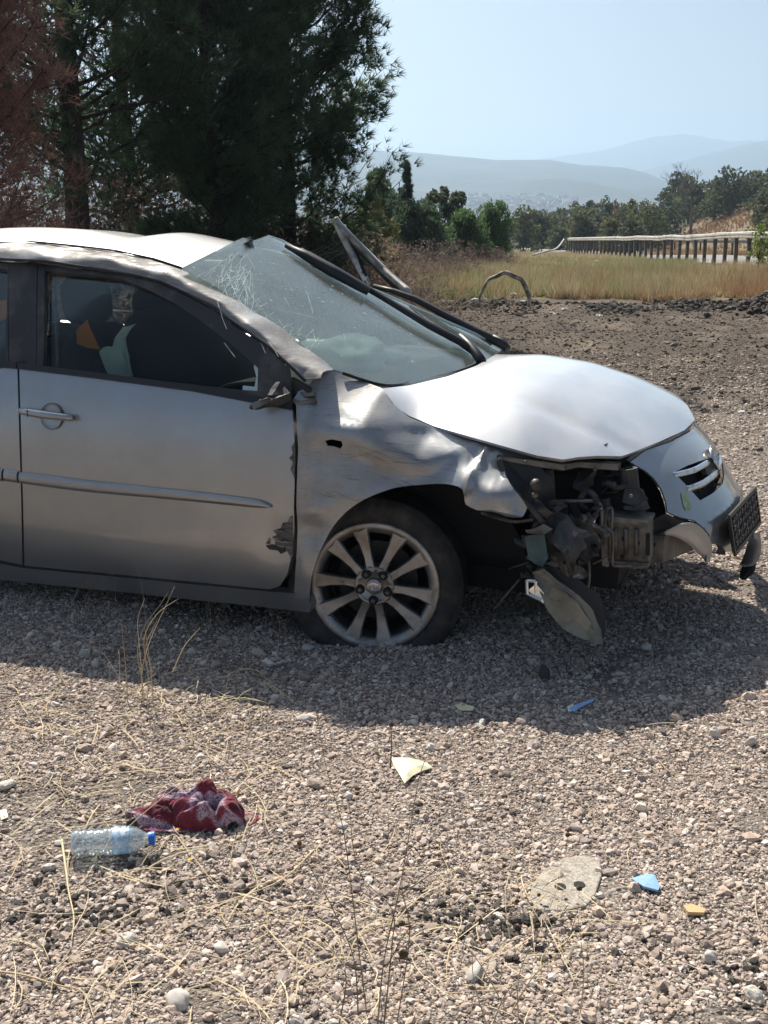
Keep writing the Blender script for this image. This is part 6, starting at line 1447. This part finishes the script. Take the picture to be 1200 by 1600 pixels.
# ------------------------------------------------------------------ dry stalks and weeds
M_straw = rand_mat('dry_straw', [(.50, .40, .24), (.62, .52, .34), (.38, .29, .17), (.55, .46, .32)], .85)
M_stalk = mat('brown_stalk', (.20, .145, .09), .9, var=(20, (.34, .27, .18), .45, .6)); M_seed = mat('seed_head', (.13, .09, .05), .95, bump=(300, 1, .003))
def stalkpx(m, pts, r0, r1, Y=None, n=5):
    P_ = [dp(u, v, Y) if Y else gq(u, v) + Vector((0, 0, .01 + (h or 0))) for u, v, *hh2 in pts for h in [hh2[0] if hh2 else 0]]
    c = cat_rom(P_, 5); m.tube(c, [r0 + (r1 - r0) * i / (len(c) - 1) for i in range(len(c))], n); return c
def weed(name, label, u0, v0, stems, seeds, m=M_stalk, r=.0013, yof=0, cat='weed', group=None, gs=.006):
    base = gq(u0, v0); t = empty(name, base, label, cat, group); Y = base.y
    sm_ = MB()
    for k, s_ in enumerate(stems):
        P_ = [dp(u, v, Y + yof + .03 * math.sin(k * 2.1 + i)) for i, (u, v) in enumerate(s_)]; P_[0].z = max(P_[0].z, 0) if False else P_[0].z
        c = cat_rom(P_, 6); sm_.tube([p - base for p in c], [r * (1 - .7 * i / (len(c) - 1)) for i in range(len(c))], 4)
    o = sm_.build('stems', m, t); o['kind'] = 'stuff'
    for k, (u, v, *s2) in enumerate(seeds):
        z_ = s2[0] if s2 else gs; p = dp(u, v, Y + yof + .01 * math.sin(k)) - base
        b2 = blob('seed_head', p, (z_ * 1.2, z_, z_ * 1.1), M_seed, t, k + u0, .5, 3, 8)
    return t
weed('dry_weed', 'tallest thin brown weed with dark seed heads rising through the bottom centre', 590, 1600, [[(590, 1600), (600, 1500), (622, 1400), (640, 1300), (655, 1215), (672, 1170)], [(575, 1600), (560, 1480), (548, 1380), (535, 1290), (510, 1200), (492, 1100)], [(600, 1600), (612, 1480), (612, 1420), (560, 1360), (545, 1250)], [(620, 1600), (640, 1460), (628, 1380), (650, 1300)], [(560, 1600), (553, 1500), (520, 1420), (470, 1330)], [(530, 1600), (540, 1520), (505, 1470)], [(605, 1510), (640, 1450), (700, 1400)], [(610, 1200), (612, 1160), (611, 1135)], [(622, 1400), (690, 1350), (700, 1300)]], [(630, 1490, .016), (628, 1443, .010), (611, 1132, .008), (652, 1268, .009), (558, 1240, .007), (700, 1395, .008), (505, 1468, .007), (545, 1335, .006), (600, 1430, .006)], r=.0015)
weed('dry_weed', 'pale straw coloured weed cluster with curled stems, right of the tall brown weed', 800, 1600, [[(800, 1600), (770, 1540), (730, 1480), (660, 1420), (600, 1390)], [(790, 1600), (830, 1530), (880, 1480), (900, 1430), (905, 1400)], [(760, 1600), (740, 1530), (738, 1460)], [(810, 1600), (812, 1520), (850, 1440), (870, 1390)], [(905, 1600), (912, 1520), (904, 1440), (903, 1425)], [(770, 1600), (800, 1540), (860, 1520), (900, 1480)], [(920, 1600), (960, 1540), (990, 1500)]], [(887, 1304, .008), (750, 1438, .009), (752, 1468, .007), (808, 1408, .008), (842, 1398, .006), (788, 1353, .007), (684, 1352, .008), (700, 1340, .006), (785, 1505, .006), (905, 1388, .009)], m=M_straw, r=.0013)
weed('dry_weed', 'pale dry weed in the car shadow edge at left, with bent drooping tips', 232, 1105, [[(225, 1108), (222, 1060), (218, 1010), (215, 970), (226, 935)], [(225, 1108), (222, 1050), (235, 1000), (262, 940), (272, 918)], [(222, 1060), (215, 1020), (225, 980), (250, 945), (262, 926)], [(228, 1108), (232, 1060), (225, 1000), (245, 960), (278, 936)], [(200, 1105), (196, 1040), (190, 975)], [(240, 1105), (235, 1040), (226, 980)], [(200, 1090), (180, 1050), (162, 1020)], [(270, 1050), (288, 1010), (312, 982)], [(185, 1100), (187, 1040), (185, 1015)], [(238, 1050), (228, 1010), (238, 985), (246, 968)]], [(272, 918, .006), (312, 981, .005), (190, 972, .006)], m=M_straw, r=.0018)
weed('dry_weed', 'thin dark dead weeds against the car sill', 130, 985, [[(100, 990), (110, 950), (125, 915), (140, 895)], [(110, 995), (135, 945), (148, 905)], [(140, 975), (135, 930), (170, 895)], [(160, 990), (180, 940), (178, 900)], [(115, 960), (150, 940), (175, 925)], [(230, 990), (222, 920), (212, 885)]], [(176, 898, .006), (140, 893, .005)], m=M_stalk, r=.0015)
weed('dry_weed', 'thin grey dead weeds in shadow left of the front wheel', 440, 1000, [[(432, 1005), (425, 965), (410, 935)], [(438, 1005), (448, 970), (455, 945)], [(436, 1005), (436, 970), (420, 950)], [(330, 990), (328, 950), (318, 930)], [(330, 990), (345, 950), (350, 925)], [(335, 990), (322, 955), (330, 940)], [(300, 1010), (380, 990), (460, 965), (520, 970)]], [(456, 944, .004)], m=M_stalk, r=.0013)
weed('dry_weed', 'single pale dry stalk crossing the shadow edge left of centre', 412, 1085, [[(408, 1092), (418, 1075), (427, 1060)], [(408, 1092), (412, 1080), (420, 1068)]], [], m=M_straw, r=.0015)
# lying straw stalks
ST = [([(97, 1318), (104, 1370), (108, 1400), (116, 1440), (112, 1475)], .0030, 'thick pale stalk lying upright in view below the bottle'), ([(0, 1528), (40, 1532), (90, 1545), (130, 1555), (148, 1600)], .0026, 'long straw stalk at the bottom left corner'),
      ([(240, 1350), (270, 1310), (300, 1345), (360, 1400), (470, 1370), (560, 1340)], .0016, 'curved pale straw below the scarf'), ([(490, 1340), (440, 1385), (360, 1415), (290, 1430), (230, 1470)], .0022, 'thin curved straw crossing left below the scarf'),
      ([(88, 1238), (120, 1270), (165, 1295), (190, 1300)], .0014, 'thin straw running into the scarf from upper left'), ([(0, 1060), (50, 1035), (112, 1008)], .0022, 'straight pale straw across the shadow edge at far left'),
      ([(0, 1140), (70, 1120), (130, 1108), (180, 1105)], .0018, 'straw lying at left just below the shadow'), ([(1180, 1400), (1182, 1430), (1190, 1450), (1200, 1462)], .0016, 'thin straw at the right edge of the gravel'), ([(1030, 1190), (1050, 1210), (1090, 1215), (1125, 1218)], .0016, 'brown twig lying on gravel at right below the shadow')]
for pts, r, lab in ST:
    m_ = MB(); stalkpx(m_, pts, r, r * .35); thing(m_.build('straw_stalk', M_straw, smooth=True), lab, 'stalk')
sc_ = MB(); c = [gq(283, 1268) + Vector((.0, -.02, .055)), gq(320, 1262) + Vector((0, -.02, .075)), gq(365, 1255) + Vector((0, -.02, .07))]
m_ = MB(); m_.tube(cat_rom([gq(190, 1310) + Vector((0, -.03, .02)), gq(240, 1285) + Vector((0, -.04, .055)), gq(300, 1262) + Vector((0, -.03, .085)), gq(345, 1262) + Vector((0, -.03, .07))], 6), .0013, 5); thing(m_.build('straw_stalk', M_straw), 'thin pale straw lying over the scarf', 'stalk')
# yellow flowers and seed balls near the scarf
for u, v, lab in [(279, 1304, 'tiny yellow flower just below the scarf'), (297, 1352, 'tiny yellow flower lying right of the bottle cap'), (175, 1150, 'tiny yellow flower on the gravel at upper left'), (228, 1318, 'tiny orange flower above the bottle cap')]:
    m_ = MB(); p = gq(u, v) + Vector((0, 0, .012))
    for k in range(5): a = k * 1.256; m_.add([p, p + Vector((.006 * math.cos(a), .006 * math.sin(a), .003)), p + Vector((.006 * math.cos(a + 1), .006 * math.sin(a + 1), .002))], [(0, 1, 2)])
    thing(m_.build('yellow_flower', mat('yellow_petals_%d' % u, (.80, .50, .04), .6)), lab, 'flower')
for u, v, lab in [(350, 1306, 'brown dry seed ball right below the scarf'), (468, 1330, 'brown dry seed ball on the gravel right of the scarf'), (558, 1240, 'brown dry seed ball above the middle of the gravel')]:
    o = blob('seed_ball', (0, 0, 0), (.013, .013, .012), M_seed, None, u, .5, 4, 10); o.location = gq(u, v) + Vector((0, 0, .012)); thing(o, lab, 'seed ball')
# straw litter (stuff)
def litter_straw(name, n, box_, ln, wd, m, seed, hz=.012, el=.12):
    g = np.random.default_rng(seed); V = []; F = []
    u0, v0, u1, v1 = box_
    for k in range(n):
        c = gq(g.uniform(u0, u1), g.uniform(v0, v1)); a = g.uniform(0, 6.28); L_ = ln * g.uniform(.3, 1.3); bend = g.normal(0, .7); e = abs(g.normal(0, el)); p = c + Vector((0, 0, hz * g.uniform(.5, 1.6))); b0 = len(V); w_ = wd * g.uniform(.5, 1.3)
        for i in range(5):
            s_ = Vector((-math.sin(a), math.cos(a), .3)) * w_ * (1 if i < 4 else .2); V += [p - s_, p + s_]
            p = p + Vector((math.cos(a), math.sin(a), e * (1 - i * .55))) * L_ / 4; a += bend / 4
        F += [(b0 + 2 * i, b0 + 2 * i + 1, b0 + 2 * i + 3, b0 + 2 * i + 2) for i in range(4)]
    o = obj(name, V, F, m, None, False); tag(o, kind='stuff')
litter_straw('straw_litter', 190, (0, 1050, 420, 1600), .16, .0011, M_straw, 1)
litter_straw('straw_litter', 90, (0, 1080, 420, 1260), .14, .0013, M_straw, 2)
litter_straw('straw_litter', 60, (400, 1100, 1200, 1600), .10, .0008, M_straw, 3)
litter_straw('straw_litter', 110, (420, 1360, 900, 1600), .16, .0010, M_straw, 4, .02, .4)
litter_straw('straw_litter', 120, (0, 930, 520, 1080), .14, .0010, M_stalk, 5)
litter_straw('straw_litter', 70, (180, 1060, 420, 1140), .12, .0011, M_straw, 9, .012, .5)
# green ground tuft under the pale weed
gt = tufts('grass_tuft', lambda g: ((lambda p: (p.x, p.y))(gq(g.normal(232, 22), g.normal(1095, 6)))), 90, .015, .05, M_ggreen, 31, wd=.0022, nb=5, spread=.5); gt['label'] = 'small green and tan grass tuft at the foot of the pale dry weed'; gt['category'] = 'grass tuft'
for (u, v, n_, s_) in [(770, 1440, 160, .02), (300, 1390, 60, .02), (120, 1430, 120, .025), (1130, 1520, 40, .012)]:
    q = gq(u, v); k = n_; xx = q.x + rng.normal(0, .09, k); yy = q.y + rng.normal(0, .06, k); ss_ = rng.uniform(.003, .011, k)
    scatter('dark_soil_crumbs', np.stack([xx, yy, np.array([gz(a, b) for a, b in zip(xx, yy)]) + .004], 1), ss_, M_clod, 40 + u)
